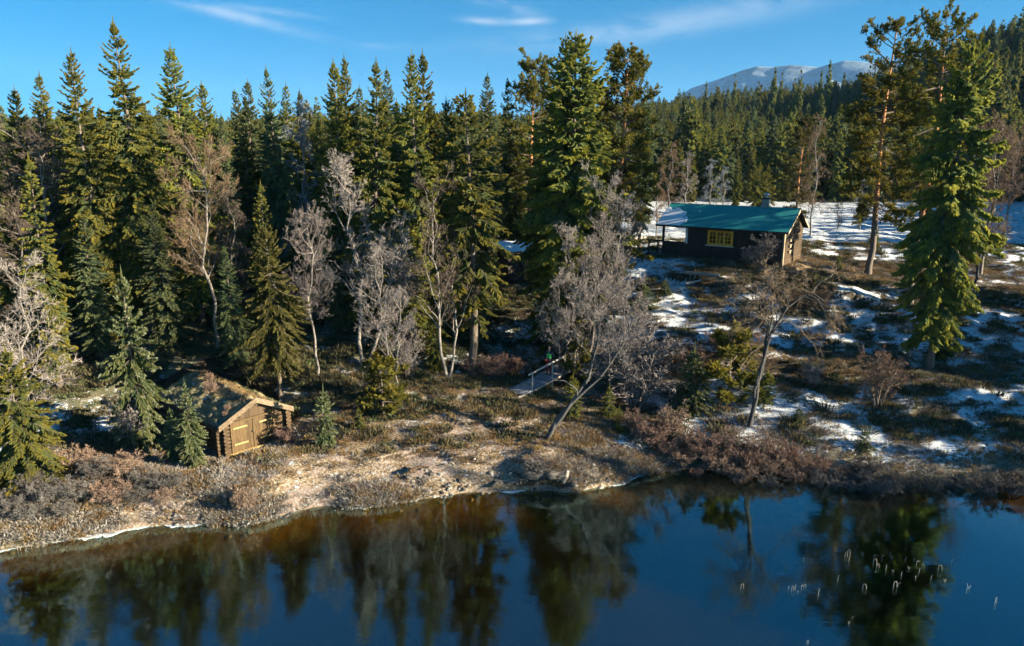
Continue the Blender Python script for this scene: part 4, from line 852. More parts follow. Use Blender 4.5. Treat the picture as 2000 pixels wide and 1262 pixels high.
# ------------------------------------------------------------------ ground cover
def rock_mb(seed, s, flat=.6):
    r = np.random.default_rng(seed); n1, n2 = 14, 9; V = []
    for j in range(n2):
        th = math.pi * j / (n2 - 1)
        for i in range(n1):
            a = 2 * math.pi * i / n1; d = np.array([math.sin(th) * math.cos(a), math.sin(th) * math.sin(a), math.cos(th)]); V.append(d)
    V = np.array(V); k = 1 + .45 * (vnoise(V[:, 0] * 1.5 + seed, V[:, 1] * 1.5 + V[:, 2] * 1.7, seed)) + .3 * vnoise(V[:, 0] * 3.3, V[:, 2] * 3.1 + V[:, 1] * 2, seed + 3)
    for _ in range(5):
        d = unit(r.normal(size=3)); c = r.uniform(.62, .85); p = (V * k[:, None]) @ d; k = np.where(p > c, k * c / np.maximum(p, 1e-6), k)
    V = V * k[:, None] * s * np.array([1, .8, flat]); F = [[j * n1 + i, (j + 1) * n1 + i, (j + 1) * n1 + (i + 1) % n1, j * n1 + (i + 1) % n1] for j in range(n2 - 1) for i in range(n1)]
    mb = MB(); mb.add(V, F); return mb
def tuft_mesh(name, mat, n, hgt, rad, w, seed, flop=.5, blades=1):
    r = np.random.default_rng(seed); a = r.uniform(0, 6.28, n); q = rad * np.sqrt(r.uniform(0, 1, n)); B = np.stack([q * np.cos(a), q * np.sin(a), np.full(n, -.03)], 1)
    D = unit(np.stack([np.cos(a) * flop * (q / rad + .2), np.sin(a) * flop * (q / rad + .2), np.ones(n)], 1) + r.normal(0, .28, (n, 3))) * (hgt * r.uniform(.5, 1.15, n))[:, None]
    mb = MB(); V, F, A = diamonds(B, D, np.full(n, w) * r.uniform(.6, 1.4, n), 1, np.clip(r.normal(.5, .25, n), 0, 1)); mb.add(V, F, 0, A); return mb.mesh(name, mat)
TUFT = [tuft_mesh('heather_tuft', M['heather'], 90, .22, .30, .022, 1, .8), tuft_mesh('heather_tuft', M['moss'], 90, .20, .32, .026, 2, .9), tuft_mesh('heather_tuft', M['heather'], 70, .32, .25, .020, 3, .6)]
GRS = [tuft_mesh('grass_tuft', M['straw'], 60, .20, .22, .012, 4, 1.1), tuft_mesh('grass_tuft', M['frostgrass'], 60, .20, .24, .012, 5, 1.1), tuft_mesh('grass_tuft', M['straw'], 40, .12, .25, .012, 6, 1.3)]
flatX, flatY, flatZ = GX.ravel(), GY.ravel(), GZ.ravel(); fs, ft, fb = GS.ravel(), GT.ravel(), GB.ravel()
def pick(mask_w, n):
    p = mask_w / mask_w.sum(); i = rng.choice(len(p), n, p=p); j = rng.uniform(-.12, .12, (n, 2)); x, y = flatX[i] + j[:, 0], flatY[i] + j[:, 1]; return np.stack([x, y, height(x, y)], 1), i
inside = 1 - np.clip(_inb(BH, flatX, flatY, .5) + _inb(CB, flatX, flatY, .5), 0, 1)
area = (flatY * .0042) * (flatY * .92 + 24) / 320
clump = np.clip(fbm(flatX / 1.4, flatY / 1.4, 91, 3) * 2.2 + .45, 0, 1)
zone = (flatZ > .25) & (flatY < 72) & (flatX / flatY < .9) & (flatX / flatY > -.9)
w1 = np.where(zone & (flatZ > .9), clump * np.clip(1.15 - ft, .03, 1) * np.clip(1.1 - .85 * fs, .14, 1) * area * inside, 0)
pt, i = pick(w1, 24000); scatter('heather', pt, rng.uniform(0, 6.28, len(pt)), rng.uniform(.6, 1.5, len(pt)), rng.integers(0, 3, len(pt)), TUFT, label='dark heather and dwarf shrubs carpeting the snowy slopes', kind='stuff')
w2 = np.where(zone, np.clip(ft - .1, 0, 1) * (.25 + clump) * area * inside * np.where((flatZ < .75) & (flatX > -16) & (flatX < 4), .10, 1) * np.where((fb < 1.35) & (flatX > -13) & (flatX < 5), .45, 1), 0)
pt, i = pick(w2, 22000); gi_ = np.where(pt[:, 2] < .9, rng.integers(0, 3, len(pt)), np.where(rng.random(len(pt)) < .7, 0, 2)); gi_ = np.where(rng.random(len(pt)) < .2, 1, gi_)
scatter('grass', pt, rng.uniform(0, 6.28, len(pt)), rng.uniform(.5, 1.25, len(pt)), gi_, GRS, label='straw-coloured dry grass on the banks and the beach', kind='stuff')
# frosted grass mat of the left shore
w3 = np.where((flatZ > .08) & (flatZ < 1.2) & (flatY < 36) & ((flatX < -10) | (flatX > 9)), area * inside * (.3 + clump), 0)
for (px, py, rr) in ((500, 1010, 1.6), (745, 990, 1.7), (1100, 915, 1.2), (1270, 925, 1.5), (90, 1040, 3)):
    g = ground(px, py); w3 = w3 + np.where((flatZ > .04) & (flatZ < 1.0), area * 9 * np.exp(-((flatX - g[0]) / rr) ** 2 - ((flatY - g[1]) / .8) ** 2), 0)
pt, i = pick(w3, 5500); scatter('frosted_grass', pt, rng.uniform(0, 6.28, len(pt)), rng.uniform(.6, 1.5, len(pt)), np.where(rng.random(len(pt)) < .7, 1, 0), GRS, label='frosted grass along the waterline', kind='stuff')
w4 = np.where((flatX > 3) & (flatZ > 1) & (flatY < 66) & zone, clump * (1.2 - fs * .6) * area * inside, 0)
pt, i = pick(w4, 9000); scatter('frosted_heath', pt, rng.uniform(0, 6.28, len(pt)), rng.uniform(.6, 1.5, len(pt)), np.where(rng.random(len(pt)) < .55, 1, 0), GRS, label='rimed and straw-coloured tufts among the snow flecks of the right slope', kind='stuff')
PEB = [rock_mb(900 + q, .07, .6).mesh('pebble', M['rock']) for q in range(3)] + [rock_mb(910 + q, .07, .5).mesh('pebble', M['pebble_pale']) for q in range(3)]
w5 = np.where((flatZ > -.25) & (flatZ < 1.0) & (flatX > -22) & (flatX < 7) & (flatY < 38), area * inside * (.2 + clump ** 2) * np.where(flatZ < .35, 3, 1), 0)
pt, i = pick(w5, 800); scatter('gravel', pt, rng.uniform(0, 6.28, len(pt)), rng.uniform(.3, 1.0, len(pt)) ** 2 * 2.2, rng.integers(0, 6, len(pt)), PEB, label='pebbles and small stones strewn over the beach', kind='stuff')
# shore ice
def shore_ice(label, spans, wid):
    for (a, b) in spans:
        pts = []
        for px in np.linspace(a, b, int(abs(b - a) / 3) + 6):
            lo, hi = -2.0, 2.5; py0 = np.interp(px, [p[0] for p in SHORE], [p[1] for p in SHORE]); c = at_z(px, py0, 0)
            ys = np.linspace(c[1] - 2.5, c[1] + 2.5, 120); zz_ = height(np.full(120, c[0]), ys); k0 = np.argmax(zz_ > .012); yk = ys[k0] if k0 > 0 else c[1]; yk = yk if not pts or abs(yk - pts[-1][1]) < .35 else pts[-1][1]; pts.append((c[0], yk))
        pts = np.array(pts); n = len(pts); w = wid * np.maximum(.15 + fbm(pts[:, 0] * .9, pts[:, 1] * 0, 9, 4) * 3.2, .03) * np.sin(np.linspace(.05, 3.09, n)) ** .5
        V = []
        for zt in (.022, .004):
            V += [(x, y + .25, zt) for (x, y) in pts] + [(x, y - ww, zt) for (x, y), ww in zip(pts, w)]
        F = []
        for i in range(n - 1):
            F += [[n + i, n + i + 1, i + 1, i], [n + i, 3 * n + i, 3 * n + i + 1, n + i + 1]]
        mb = MB(); mb.add(V, F); tag(link('shore_ice', mb.mesh('shore_ice', M['ice'])), label, 'ice', 'ice rims along the shore')
shore_ice('long thin white ice rim along the left shore', [(-40, 430)], .30)
shore_ice('short ice rim below the frosted spit near the middle', [(690, 880)], .22)
shore_ice('narrow ice rim below the undercut bank', [(965, 1110)], .16)
shore_ice('blue ice rim right of the undercut bank', [(1150, 1270)], .2)

# ------------------------------------------------------------------ turf-roofed boathouse
def part(name, mb, mats, parent, smooth=False, **t):
    return tag(link(name, mb.mesh(name, mats, smooth), parent), **t)
def log_mesh(L, r, seed):
    rr = np.random.default_rng(seed); mb = MB(); u = np.linspace(0, L, 6); P = np.stack([u, rr.normal(0, .012, 6), rr.normal(0, .012, 6)], 1); mb.tube(P, r * rr.uniform(.92, 1.06, 6), 8); return mb.mesh('log', M['log'], True)
def build_boathouse():
    b = BH; L, W, hw, rise, ov, oe = b['L'], b['W'], b['hw'], b['rise'], b['ov'], b['oe']
    e = empty('boathouse', (b['cx'], b['cy'], b['z']), b['th'], label='small log boathouse with turf roof and wooden double doors on the left shore', cat='boathouse')
    nl = 8; r = hw / nl / 2 * 1.06; dz = hw / nl
    lgL = [log_mesh(L + .5, r, 10 + i) for i in range(3)]; dx0, dx1 = .52, 2.72
    lgA = [log_mesh(dx0 + .22, r, 20 + i) for i in range(2)]; lgB = [log_mesh(W - dx1 + .22, r, 30 + i) for i in range(2)]; lgW = [log_mesh(W + .5, r, 40 + i) for i in range(2)]
    for k in range(nl):
        z = dz * (k + .5)
        for v0, x in ((-.22, r), (-.22, W - r)):
            o = link('log', lgL[k % 3], e, (x, v0, z)); o.rotation_euler = (0, 0, R(90))
        zz = z - dz * .5 + .02 if k else z
        link('log', lgA[k % 2], e, (-.22, r, z - dz * .35 if k else z)); link('log', lgB[k % 2], e, (dx1, r, z - dz * .35 if k else z)); link('log', lgW[k % 2], e, (-.25, L - r, z - dz * .3))
    slope = rise / (W / 2)
    # gable of upright boards above the doors, one board at a time
    for k in range(14):
        u0, u1 = W * k / 14, W * (k + 1) / 14; z0 = 1.56 if dx0 - .1 < (u0 + u1) / 2 < dx1 + .1 else hw - .02
        h0, h1 = hw + min(u0, W - u0) * slope, hw + min(u1, W - u1) * slope; mb = MB(); y = .06 + (k % 2) * .012
        V = [(u0 + .004, y, z0), (u1 - .004, y, z0), (u1 - .004, y, h1 + .02), (u0 + .004, y, h0 + .02)]; V += [(a, y + .03, c) for a, _, c in V]
        if h0 > z0 + .03 and h1 > z0 + .03:
            mb.add(V, [[0, 1, 2, 3], [7, 6, 5, 4], [0, 4, 5, 1], [1, 5, 6, 2], [2, 6, 7, 3], [3, 7, 4, 0]]); part('gable_board', mb, M['log'], e)
    mb = MB(); V = [(0, L - .06, hw - .1), (W, L - .06, hw - .1), (W / 2, L - .06, hw + rise)]; V += [(a, c - .04, d) for a, c, d in V]; mb.add(V, [[2, 1, 0, 0], [3, 4, 5, 5], [0, 1, 4, 3]]); part('back_gable', mb, M['log'], e)
    mb = MB()
    for x in (.1, W - .1): mb.tube([(x, .02, 0), (x, .02, hw)], [.07, .065], 8)
    part('corner_post', mb, M['log'], e, True)
    # door frame and two plank doors, batten straps proud of the planks
    mb = MB(); mb.box(dx0 - .06, dx0 + .06, -.03, .12, 0, 1.6); mb.box(dx1 - .06, dx1 + .06, -.03, .12, 0, 1.6); mb.box(dx0 + .06, dx1 - .06, -.025, .12, 1.52, 1.60); part('door_frame', mb, M['plank'], e)
    mb = MB(); mb.box(dx0 - .3, dx1 + .2, -.10, .14, -.08, .04, jit=.01); part('threshold', mb, M['strap'], e)
    hwid = (dx1 - dx0 - .14) / 2
    for s in (0, 1):
        x0 = dx0 + .065 + s * (hwid + .012); mb = MB(); mb.box(x0, x0 + hwid, .045, .07, .05, 1.51); d = part('door', mb, M['plank'], e)
        for k in range(6):
            mb = MB(); w = hwid / 6; mb.box(x0 + k * w + .003, x0 + (k + 1) * w - .003, .012 + .004 * (k % 2), .044, .05 + .01 * (k % 3), 1.50, jit=.002); part('plank', mb, M['plank'], d)
        for z in (.42, 1.24):
            xa = x0 + (.02 if s == 0 else hwid - .72); mb = MB(); mb.box(xa, xa + .70, -.022, .010, z - .035, z + .035, jit=.004); part('strap', mb, M['strap'], d)
        if s == 0:
            mb = MB(); mb.box(x0 + hwid - .07, x0 + hwid - .03, -.03, .01, .80, .95); mb.box(x0 + hwid - .075, x0 + hwid - .025, -.06, -.031, .84, .90); part('latch', mb, M['metal_dark'], d)
        else:
            mb = MB(); mb.box(x0 - .03, x0 + .05, -.02, .008, .05, 1.5); part('cover_strip', mb, M['plank'], d)
    # bargeboards
    for s in (-1, 1):
        c = W / 2; mb = MB(); x0, z0 = c, hw + rise + .16; x1, z1 = c + s * (W / 2 + oe), hw - oe * slope + .16
        for (ya, yb, da, db) in ((-ov - .05, -ov - .01, -.17, .10), (-ov + .0, -ov + .05, -.19, -.13)):
            V = [(x0, ya, z0 + da), (x1, ya, z1 + da), (x1, ya, z1 + db), (x0, ya, z0 + db)]; V += [(a, yb, q) for a, _, q in V]
            mb.add(V, [[0, 1, 2, 3], [7, 6, 5, 4], [0, 4, 5, 1], [1, 5, 6, 2], [2, 6, 7, 3], [3, 7, 4, 0]], 0)
        part('bargeboard', mb, M['board_grey'], e)
        mb = MB(); xe, ze = c + s * (W / 2 + oe), hw - oe * slope; mb.tube([(xe, -ov, ze + .06), (xe, L * .5, ze + .09), (xe, L + ov, ze + .05)], .06, 6); part('eave_log', mb, M['log'], e, True)
    mb = MB()
    for x in (W * .25, W * .75): mb.tube([(x, -ov - .02, hw + rise * .5 - .12), (x, .3, hw + rise * .5 - .12)], .06, 6)
    mb.tube([(W / 2, -ov - .02, hw + rise - .12), (W / 2, .3, hw + rise - .12)], .07, 6); part('purlin_end', mb, M['log'], e, True)
    # turf: a thick, lumpy cover over both slopes
    nu, nv = 70, 120; u = np.linspace(-oe - .02, W + oe + .02, nu)[None]; v = np.linspace(-ov, L + ov + .1, nv)[:, None]
    base = hw + rise - np.abs(u - W / 2) * slope; rnd = .12 * (1 - np.exp(-((u - W / 2) / .35) ** 2)); th = .17 + fbm(u * 2.2 + v * 0, v * 1.9 + u * 0, 5, 5) * .26 * sstep(0, .8, v + ov)
    back = sstep(L - 1.6, L + .1, v); Z = base - .04 + rnd * 0 + th * (1 - sstep(.93, 1, np.abs(u - W / 2) / (W / 2 + oe)) * .6) - back * .55 * (1 + .6 * np.abs(u - W / 2))
    Xr, Yr = np.broadcast_to(u, Z.shape), np.broadcast_to(v, Z.shape); i = (np.arange(nv - 1) * nu)[:, None] + np.arange(nu - 1)[None]; F = np.stack([i, i + 1, i + nu + 1, i + nu], -1).reshape(-1, 4)
    mb = MB(); mb.add(np.stack([Xr, Yr, Z], -1).reshape(-1, 3), F)
    lo = np.stack([Xr, Yr, base - .02 - back * .5], -1).reshape(-1, 3); mb.add(lo, F[:, ::-1], 1)
    top = np.stack([Xr, Yr, Z], -1)
    for edge, low in ((top[0], lo.reshape(nv, nu, 3)[0]), (top[-1][::-1], lo.reshape(nv, nu, 3)[-1][::-1]), (top[:, 0][::-1], lo.reshape(nv, nu, 3)[:, 0][::-1]), (top[:, -1], lo.reshape(nv, nu, 3)[:, -1])):
        n = len(edge); mb.add(np.vstack([low, edge]), [[k, k + 1, n + k + 1, n + k] for k in range(n - 1)], 1)
    m, t = new_mat('roof_turf'); tcn = t.n('ShaderNodeTexCoord'); o_ = tcn.outputs['Object']; n3 = t.noise(o_, 7, 6, .7); n1 = t.noise(o_, 1.3, 5, .7); sx = t.n('ShaderNodeSeparateXYZ', ins={0: o_}).outputs[0]
    col = t.mix(n3, (.05, .052, .040), (.21, .185, .13)); col = t.mix(t.ramp(t.noise(o_, 1.0, 3), .4, .6), col, t.mix(n3, (.14, .115, .06), (.36, .29, .16)))
    sn = t.ramp(t.math('ADD', t.math('MULTIPLY', n1, 1.0), t.math('MULTIPLY', n3, .35)), .82, .86); col = t.mix(sn, col, (.72, .76, .80)); col = t.mix(t.ramp(n3, .5, .7, 0, .35), col, (.34, .40, .42))
    finish(t, pbr(t, col, .95, .1, n3, .9, .05))
    roof = part('turf_roof', mb, [m, M['log']], e, True)
    n = 9000; iu, iv = rng.uniform(0, nu - 1.01, n), rng.uniform(0, nv - 1.01, n); ii = (iv.astype(int), iu.astype(int)); B = top[ii] + np.stack([rng.uniform(0, .05, n), rng.uniform(0, .05, n), np.zeros(n)], 1)
    g = fbm(B[:, 0] * 1.4, B[:, 1] * 1.1, 12, 3); ridge = np.exp(-((B[:, 0] - W / 2 - .35) / .7) ** 2); ln = (.05 + .10 * np.clip(g + .2, 0, 1) + .12 * ridge * rng.random(n)) * rng.uniform(.6, 1.4, n)
    D = unit(np.stack([rng.normal(0, .4, n), rng.normal(0, .4, n), np.ones(n)], 1)) * ln[:, None]; mb = MB(); V, F, A = diamonds(B, D, np.full(n, .011), 1, np.clip(rng.normal(.45, .25, n), 0, 1)); sel = np.repeat(ridge + rng.random(n) * .6 > .55, 4)
    mi = (ridge + rng.random(n) * .6 > .55).astype(int); V4 = V.reshape(n, 4, 3); A4 = A.reshape(n, 4)
    for q in (0, 1):
        k = mi == q; mb.add(V4[k].reshape(-1, 3), np.arange(k.sum() * 4).reshape(-1, 4), q, A4[k].ravel())
    part('roof_grass', mb, [M['moss'], M['straw']], roof, kind='stuff')
    # little bushes growing on the roof, and the foundation stones
    for (x, y, h) in ((W * .30, 3.0, .75), (W * .20, .55, .35), (W * .12, .3, .28), (W * .46, 4.3, .5)):
        tr, cr = PROTO['sh1'][1:]; key = ('roofbush',)
        if key not in _cache: _cache[key] = cr.mesh('roof_bush', [M['willow'], M['bark']])
        zt = hw + rise - abs(x - W / 2) * slope + .12; o = link('roof_bush', _cache[key], e, (x, y, zt)); o.scale = (h / 1.5 * .7,) * 2 + (h / 1.5,)
    for (x, y, s) in ((-.05, -.05, .22), (W, 0, .2), (-.02, L * .5, .2)):
        mb = rock_mb(int(s * 1000 + y * 7), s); o = part('foundation_stone', mb, M['rock'], e, True); o.location = (x, y, -.02)
build_boathouse()

# ------------------------------------------------------------------ cabin with the teal roof
def slab(mb, P0, P1, P2, P3, t, mat=0):
    P = np.array([P0, P1, P2, P3], float); n = unit(np.cross(P[1] - P[0], P[3] - P[0])); V = np.vstack([P, P - n * t]); mb.add(V, [[0, 1, 2, 3], [7, 6, 5, 4], [0, 4, 5, 1], [1, 5, 6, 2], [2, 6, 7, 3], [3, 7, 4, 0]], mat)
def build_cabin():
    b = CB; L, W, hw, rise, ov, oe = b['L'], b['W'], b['hw'], b['rise'], b['ov'], b['oe']; slope = rise / (W / 2)
    e = empty('cabin', (b['cx'], b['cy'], b['z']), b['th'], label='dark wooden cabin with teal green roof, yellow window and corner porch', cat='cabin')
    up = 2.15; wu0, wu1, wz0, wz1 = 3.95, 6.00, 1.20, 2.38; pz = 1.20     # porch width, window opening, porch parapet
    mb = MB(); mb.box(up, wu0, 0, .12, 0, hw); mb.box(wu1, L, 0, .12, 0, hw); mb.box(wu0, wu1, 0, .12, 0, wz0); mb.box(wu0, wu1, 0, .12, wz1, hw)
    mb.box(0, up, 0, .10, 0, pz); mb.box(up, L, W - .12, W, 0, hw); mb.box(L - .12, L, .12, W - .12, 0, hw)
    mb.box(up, up + .12, 1.9, W - .12, 0, hw); mb.box(up, up + .12, .12, .9, 0, hw); mb.box(up, up + .12, .9, 1.9, 2.05, hw)
    part('wall', mb, M['cabin_wall'], e)
    mb = MB(); k = 0; u = .0
    while u < L - .02:
        w = .17; u1 = min(u + w - .012, L); top = hw - .02
        if u1 <= up: mb.box(u, u1, -.024 - .008 * (k % 2), -.002, .05, pz)
        else:
            if u1 < wu0 - .06 or u > wu1 + .06: mb.box(u, u1, -.024 - .008 * (k % 2), -.002, .05, top)
            else: mb.box(u, u1, -.024 - .008 * (k % 2), -.002, .05, wz0 - .08); mb.box(u, u1, -.024 - .008 * (k % 2), -.002, wz1 + .06, top)
        u += w; k += 1
    part('cladding', mb, M['cabin_wall'], e, kind='stuff')
    # right gable: horizontal log-like boards
    y0 = 0; n = 18; dz = (hw + rise) / n
    for k in range(n):
        z0, z1 = k * dz, (k + 1) * dz - .012; ins = max(0, (z1 - hw) / slope); mb = MB()
        if W - 2 * ins < .15: continue
        V = [(L + .002, ins, z0 + .01), (L + .002, W - ins, z0 + .01), (L + .002, W - ins, z1), (L + .002, ins, z1)]; V += [(a + .05, c, d) for a, c, d in V]
        mb.add(V, [[3, 2, 1, 0], [4, 5, 6, 7], [1, 5, 4, 0], [2, 6, 5, 1], [3, 7, 6, 2], [0, 4, 7, 3]]); part('gable_board', mb, M['cabin_gable'], e)
    mb = MB(); V = [(up, .05, hw), (up, W - .05, hw), (up, W / 2, hw + rise - .02)]; V += [(a + .1, c, d) for a, c, d in V]; mb.add(V, [[2, 1, 0, 0], [3, 4, 5, 5]])
    V = [(.0, .05, hw + .1), (.0, W - .05, hw + .1), (.0, W / 2, hw + rise - .02)]; V += [(a + .08, c, d) for a, c, d in V]; mb.add(V, [[0, 1, 2, 2], [5, 4, 3, 3], [0, 3, 4, 1]]); part('inner_gable', mb, M['cabin_wall'], e)
    # small shelf boxes on the sunlit gable
    for (y, z, w, h) in ((1.1, 1.75, .34, .22), (1.15, 1.28, .30, .22), (1.1, .85, .36, .2)):
        mb = MB(); mb.box(L + .055, L + .20, y, y + w, z, z + h); mb.box(L + .05, L + .24, y - .04, y + w + .04, z + h + .002, z + h + .03); part('wall_box', mb, M['cabin_trim'], e)
    mb = MB(); mb.box(L - .02, L + .07, -.05, -.036, 0, hw - .02); mb.box(L + .054, L + .072, -.035, .14, 0, hw - .02); part('corner_board', mb, M['cabin_trim'], e)
    # roof: two slopes, fascia, bargeboards, ridge cap, snow
    xa, xb = -ov - .1, L + ov; ze = hw - oe * slope; t_ = .10
    for s in (0, 1):
        mb = MB(); ye, yc = (-oe, W / 2) if s == 0 else (W + oe, W / 2)
        P = [(xa, ye, ze + .12), (xb, ye, ze + .12), (xb, yc, hw + rise + .12), (xa, yc, hw + rise + .12)]
        if s: P = P[::-1]
        slab(mb, *P, .05); rf = part('roof', mb, M['roof_teal'], e)
        mb = MB(); q = [(a, c, d - .055) for a, c, d in P]; slab(mb, *q, .07); part('roof_boarding', mb, M['cabin_wall'], e)
        mb = MB(); mb.box(xa + .02, xb - .02, *((ye - .03, ye - .005) if s == 0 else (ye + .005, ye + .03)), ze - .03, ze + .085); part('fascia', mb, M['cabin_wall'], e)
        for (x0, x1) in ((xb, xb + .03), (xa - .03, xa)):
            mb = MB(); V = [(x0, ye, ze - .06), (x0, yc, hw + rise - .06), (x0, yc, hw + rise + .125), (x0, ye, ze + .125)]; V += [(x1, c, d) for a, c, d in V]
            mb.add(V, [[0, 1, 2, 3], [7, 6, 5, 4], [0, 4, 5, 1], [1, 5, 6, 2], [2, 6, 7, 3], [3, 7, 4, 0]]); part('bargeboard', mb, M['cabin_trim'], e)
        if s == 0:
            nu, nv = 90, 60; u = np.linspace(xa + .03, xa + 3.1, nu)[None]; v = np.linspace(0.0, .86, nv)[:, None]; Y = -oe + v * (W / 2 + oe); Zb = ze + .12 + v * (rise + oe * slope)
            d = .66 + fbm(u * 2.6 + v * 1.1, v * 7 + u * .8, 31, 5) * .85 - sstep(.45, 1.0, (u - xa) / 3.1 + (v - .35) * .35 * 0 + np.abs(v - .3) * .55) * 1.0 - sstep(.65, .86, v) * .8; th = np.clip(d + fbm(u * 9, v * 22, 33, 3) * .35, 0, .25) * .09
            Zs = np.broadcast_to(Zb, th.shape) + th - .004; i = (np.arange(nv - 1) * nu)[:, None] + np.arange(nu - 1)[None]; F = np.stack([i, i + 1, i + nu + 1, i + nu], -1).reshape(-1, 4); ok = (th.ravel()[F] > 0).any(1)
            mb = MB(); mb.add(np.stack([np.broadcast_to(u, th.shape), np.broadcast_to(Y, th.shape), Zs], -1).reshape(-1, 3), F[ok]); part('roof_snow', mb, M['snow'], rf, True, label='half-melted snow patch on the left end of the roof')
    mb = MB(); mb.tube([(xa, W / 2, hw + rise + .115), (xb, W / 2, hw + rise + .115)], .035, 6); part('ridge_cap', mb, M['roof_teal'], e, True)
    # chimney with dark band and cowl
    ux = 7.55; mb = MB(); mb.box(ux - .28, ux + .28, W / 2 - .05, W / 2 + .5, hw + rise - .5, hw + rise + .72); ch = part('chimney', mb, M['chimney'], e)
    mb = MB(); mb.box(ux - .34, ux + .34, W / 2 - .11, W / 2 + .56, hw + rise + .725, hw + rise + .84); part('chimney_cap', mb, M['metal_dark'], ch)
    mb = MB(); c = (ux, W / 2 + .22); mb.tube([(c[0], c[1], hw + rise + .84), (c[0], c[1], hw + rise + 1.0)], .07, 8); mb.tube([(c[0] - .22, c[1], hw + rise + 1.0), (c[0] - .1, c[1], hw + rise + 1.10), (c[0] + .1, c[1], hw + rise + 1.12), (c[0] + .22, c[1], hw + rise + 1.04)], [.09, .13, .12, .05], 8); part('cowl', mb, M['metal_pale'], ch)
    # window: yellow frame, three sashes of six panes each, white sill
    wf = MB(); fr = .09; wf.box(wu0 - .02, wu0 + fr, -.06, .06, wz0, wz1); wf.box(wu1 - fr, wu1 + .02, -.06, .06, wz0, wz1); wf.box(wu0 + fr, wu1 - fr, -.058, .06, wz0, wz0 + fr); wf.box(wu0 + fr, wu1 - fr, -.058, .06, wz1 - fr, wz1)
    win = part('window', wf, M['window_yellow'], e)
    sw = (wu1 - wu0 - 2 * fr) / 3
    for s in range(3):
        a = wu0 + fr + s * sw; mb = MB(); q = .07; z0, z1 = wz0 + fr, wz1 - fr
        mb.box(a + .004, a + q, -.045, .03, z0, z1); mb.box(a + sw - q, a + sw - .004, -.045, .03, z0, z1); mb.box(a + q, a + sw - q, -.043, .03, z0, z0 + q); mb.box(a + q, a + sw - q, -.043, .03, z1 - q, z1)
        mb.box(a + sw / 2 - .016, a + sw / 2 + .016, -.036, .03, z0 + q, z1 - q)
        for f_ in (1 / 3, 2 / 3):
            zc = z0 + q + (z1 - z0 - 2 * q) * f_; mb.box(a + q, a + sw / 2 - .017, -.034, .03, zc - .014, zc + .014); mb.box(a + sw / 2 + .017, a + sw - q, -.034, .03, zc - .014, zc + .014)
        part('sash', mb, M['window_yellow'], win)
        for i_ in range(2):
            for j_ in range(3):
                xs0, xs1 = (a + q, a + sw / 2 - .016) if i_ == 0 else (a + sw / 2 + .016, a + sw - q); hh = (z1 - z0 - 2 * q) / 3; zc0 = z0 + q + hh * j_ + .014; ti = rng.normal(0, .003)
                mb = MB(); mb.add([(xs0, -.002 + ti, zc0), (xs1, -.002 - ti, zc0), (xs1, -.002 - ti, zc0 + hh - .028), (xs0, -.002 + ti, zc0 + hh - .028)], [[0, 1, 2, 3]]); part('pane', mb, M['glass'], win)
    mb = MB(); mb.box(wu0 - .16, wu1 + .12, -.14, -.062, wz0 - .07, wz0 - .01); part('sill', mb, M['white_paint'], win)
    mb = MB(); mb.box(wu0 + .1, wu0 + .36, .08, .085, wz0 + .12, wz1 - .12); mb.box(wu1 - .36, wu1 - .1, .08, .085, wz0 + .12, wz1 - .12); part('curtain', mb, M['white_paint'], win)
    mb = MB(); mb.box(wu0 - .1, wu1 + .1, .5, .52, wz0 - .3, wz1 + .2); part('dim_interior', mb, M['cabin_wall'], e)
    # porch
    mb = MB(); mb.box(-.02, .14, -.035, .12, pz, hw - .03); mb.box(-.02, .12, W - .14, W, 0, hw); part('porch_post', mb, M['cabin_wall'], e)
    mb = MB(); mb.box(-.01, up, -.045, .13, pz, pz + .06); part('porch_ledge', mb, M['cabin_wall'], e)
    mb = MB(); mb.box(up - .07, up + .08, -.05, -.034, pz - .05, hw - .1); part('corner_board', mb, M['white_paint'], e)
    mb = MB(); mb.box(-.1, up, 0.12, W, -.12, .10); part('porch_floor', mb, M['deck'], e)
    mb = MB(); mb.box(up - .03, up - .002, .92, 1.88, .1, 2.05); dr = part('door', mb, M['door_red'], e)
    for k in range(6):
        mb = MB(); mb.box(up - .055, up - .031, .93 + k * .158, .93 + k * .158 + .15, .12, 2.03); part('plank', mb, M['door_red'], dr)
    mb = MB(); mb.tube([(up - .06, 1.02, 1.05), (up - .11, 1.02, 1.05), (up - .11, 1.14, 1.05)], .015, 6); part('handle', mb, M['metal_pale'], dr)
    mb = MB(); mb.box(-.07, .0, .1, W * .5, 0, .85); part('porch_side_wall', mb, M['cabin_wall'], e)
    # railing left of the porch
    mb = MB()
    for (u, v) in ((-1.45, .5), (-.55, .35)): mb.box(u - .06, u + .06, v - .06, v + .06, -.55, 1.25)
    part('railing_post', mb, M['cabin_wall'], e)
    mb = MB(); mb.box(-1.6, -.02, .36, .47, 1.12, 1.24); part('railing_rail', mb, M['cabin_wall'], e)
    mb = MB(); mb.box(-1.6, -.1, .1, 2.2, -.02, .08); part('porch_step', mb, M['cabin_wall'], e)
    mb = MB()
    for u in np.linspace(.3, L - .3, 6):
        for v in (.2, W - .2): mb.box(u - .15, u + .15, v - .12, v + .12, -.7, .0, jit=.02)
    part('foundation', mb, M['rock'], e)
build_cabin()

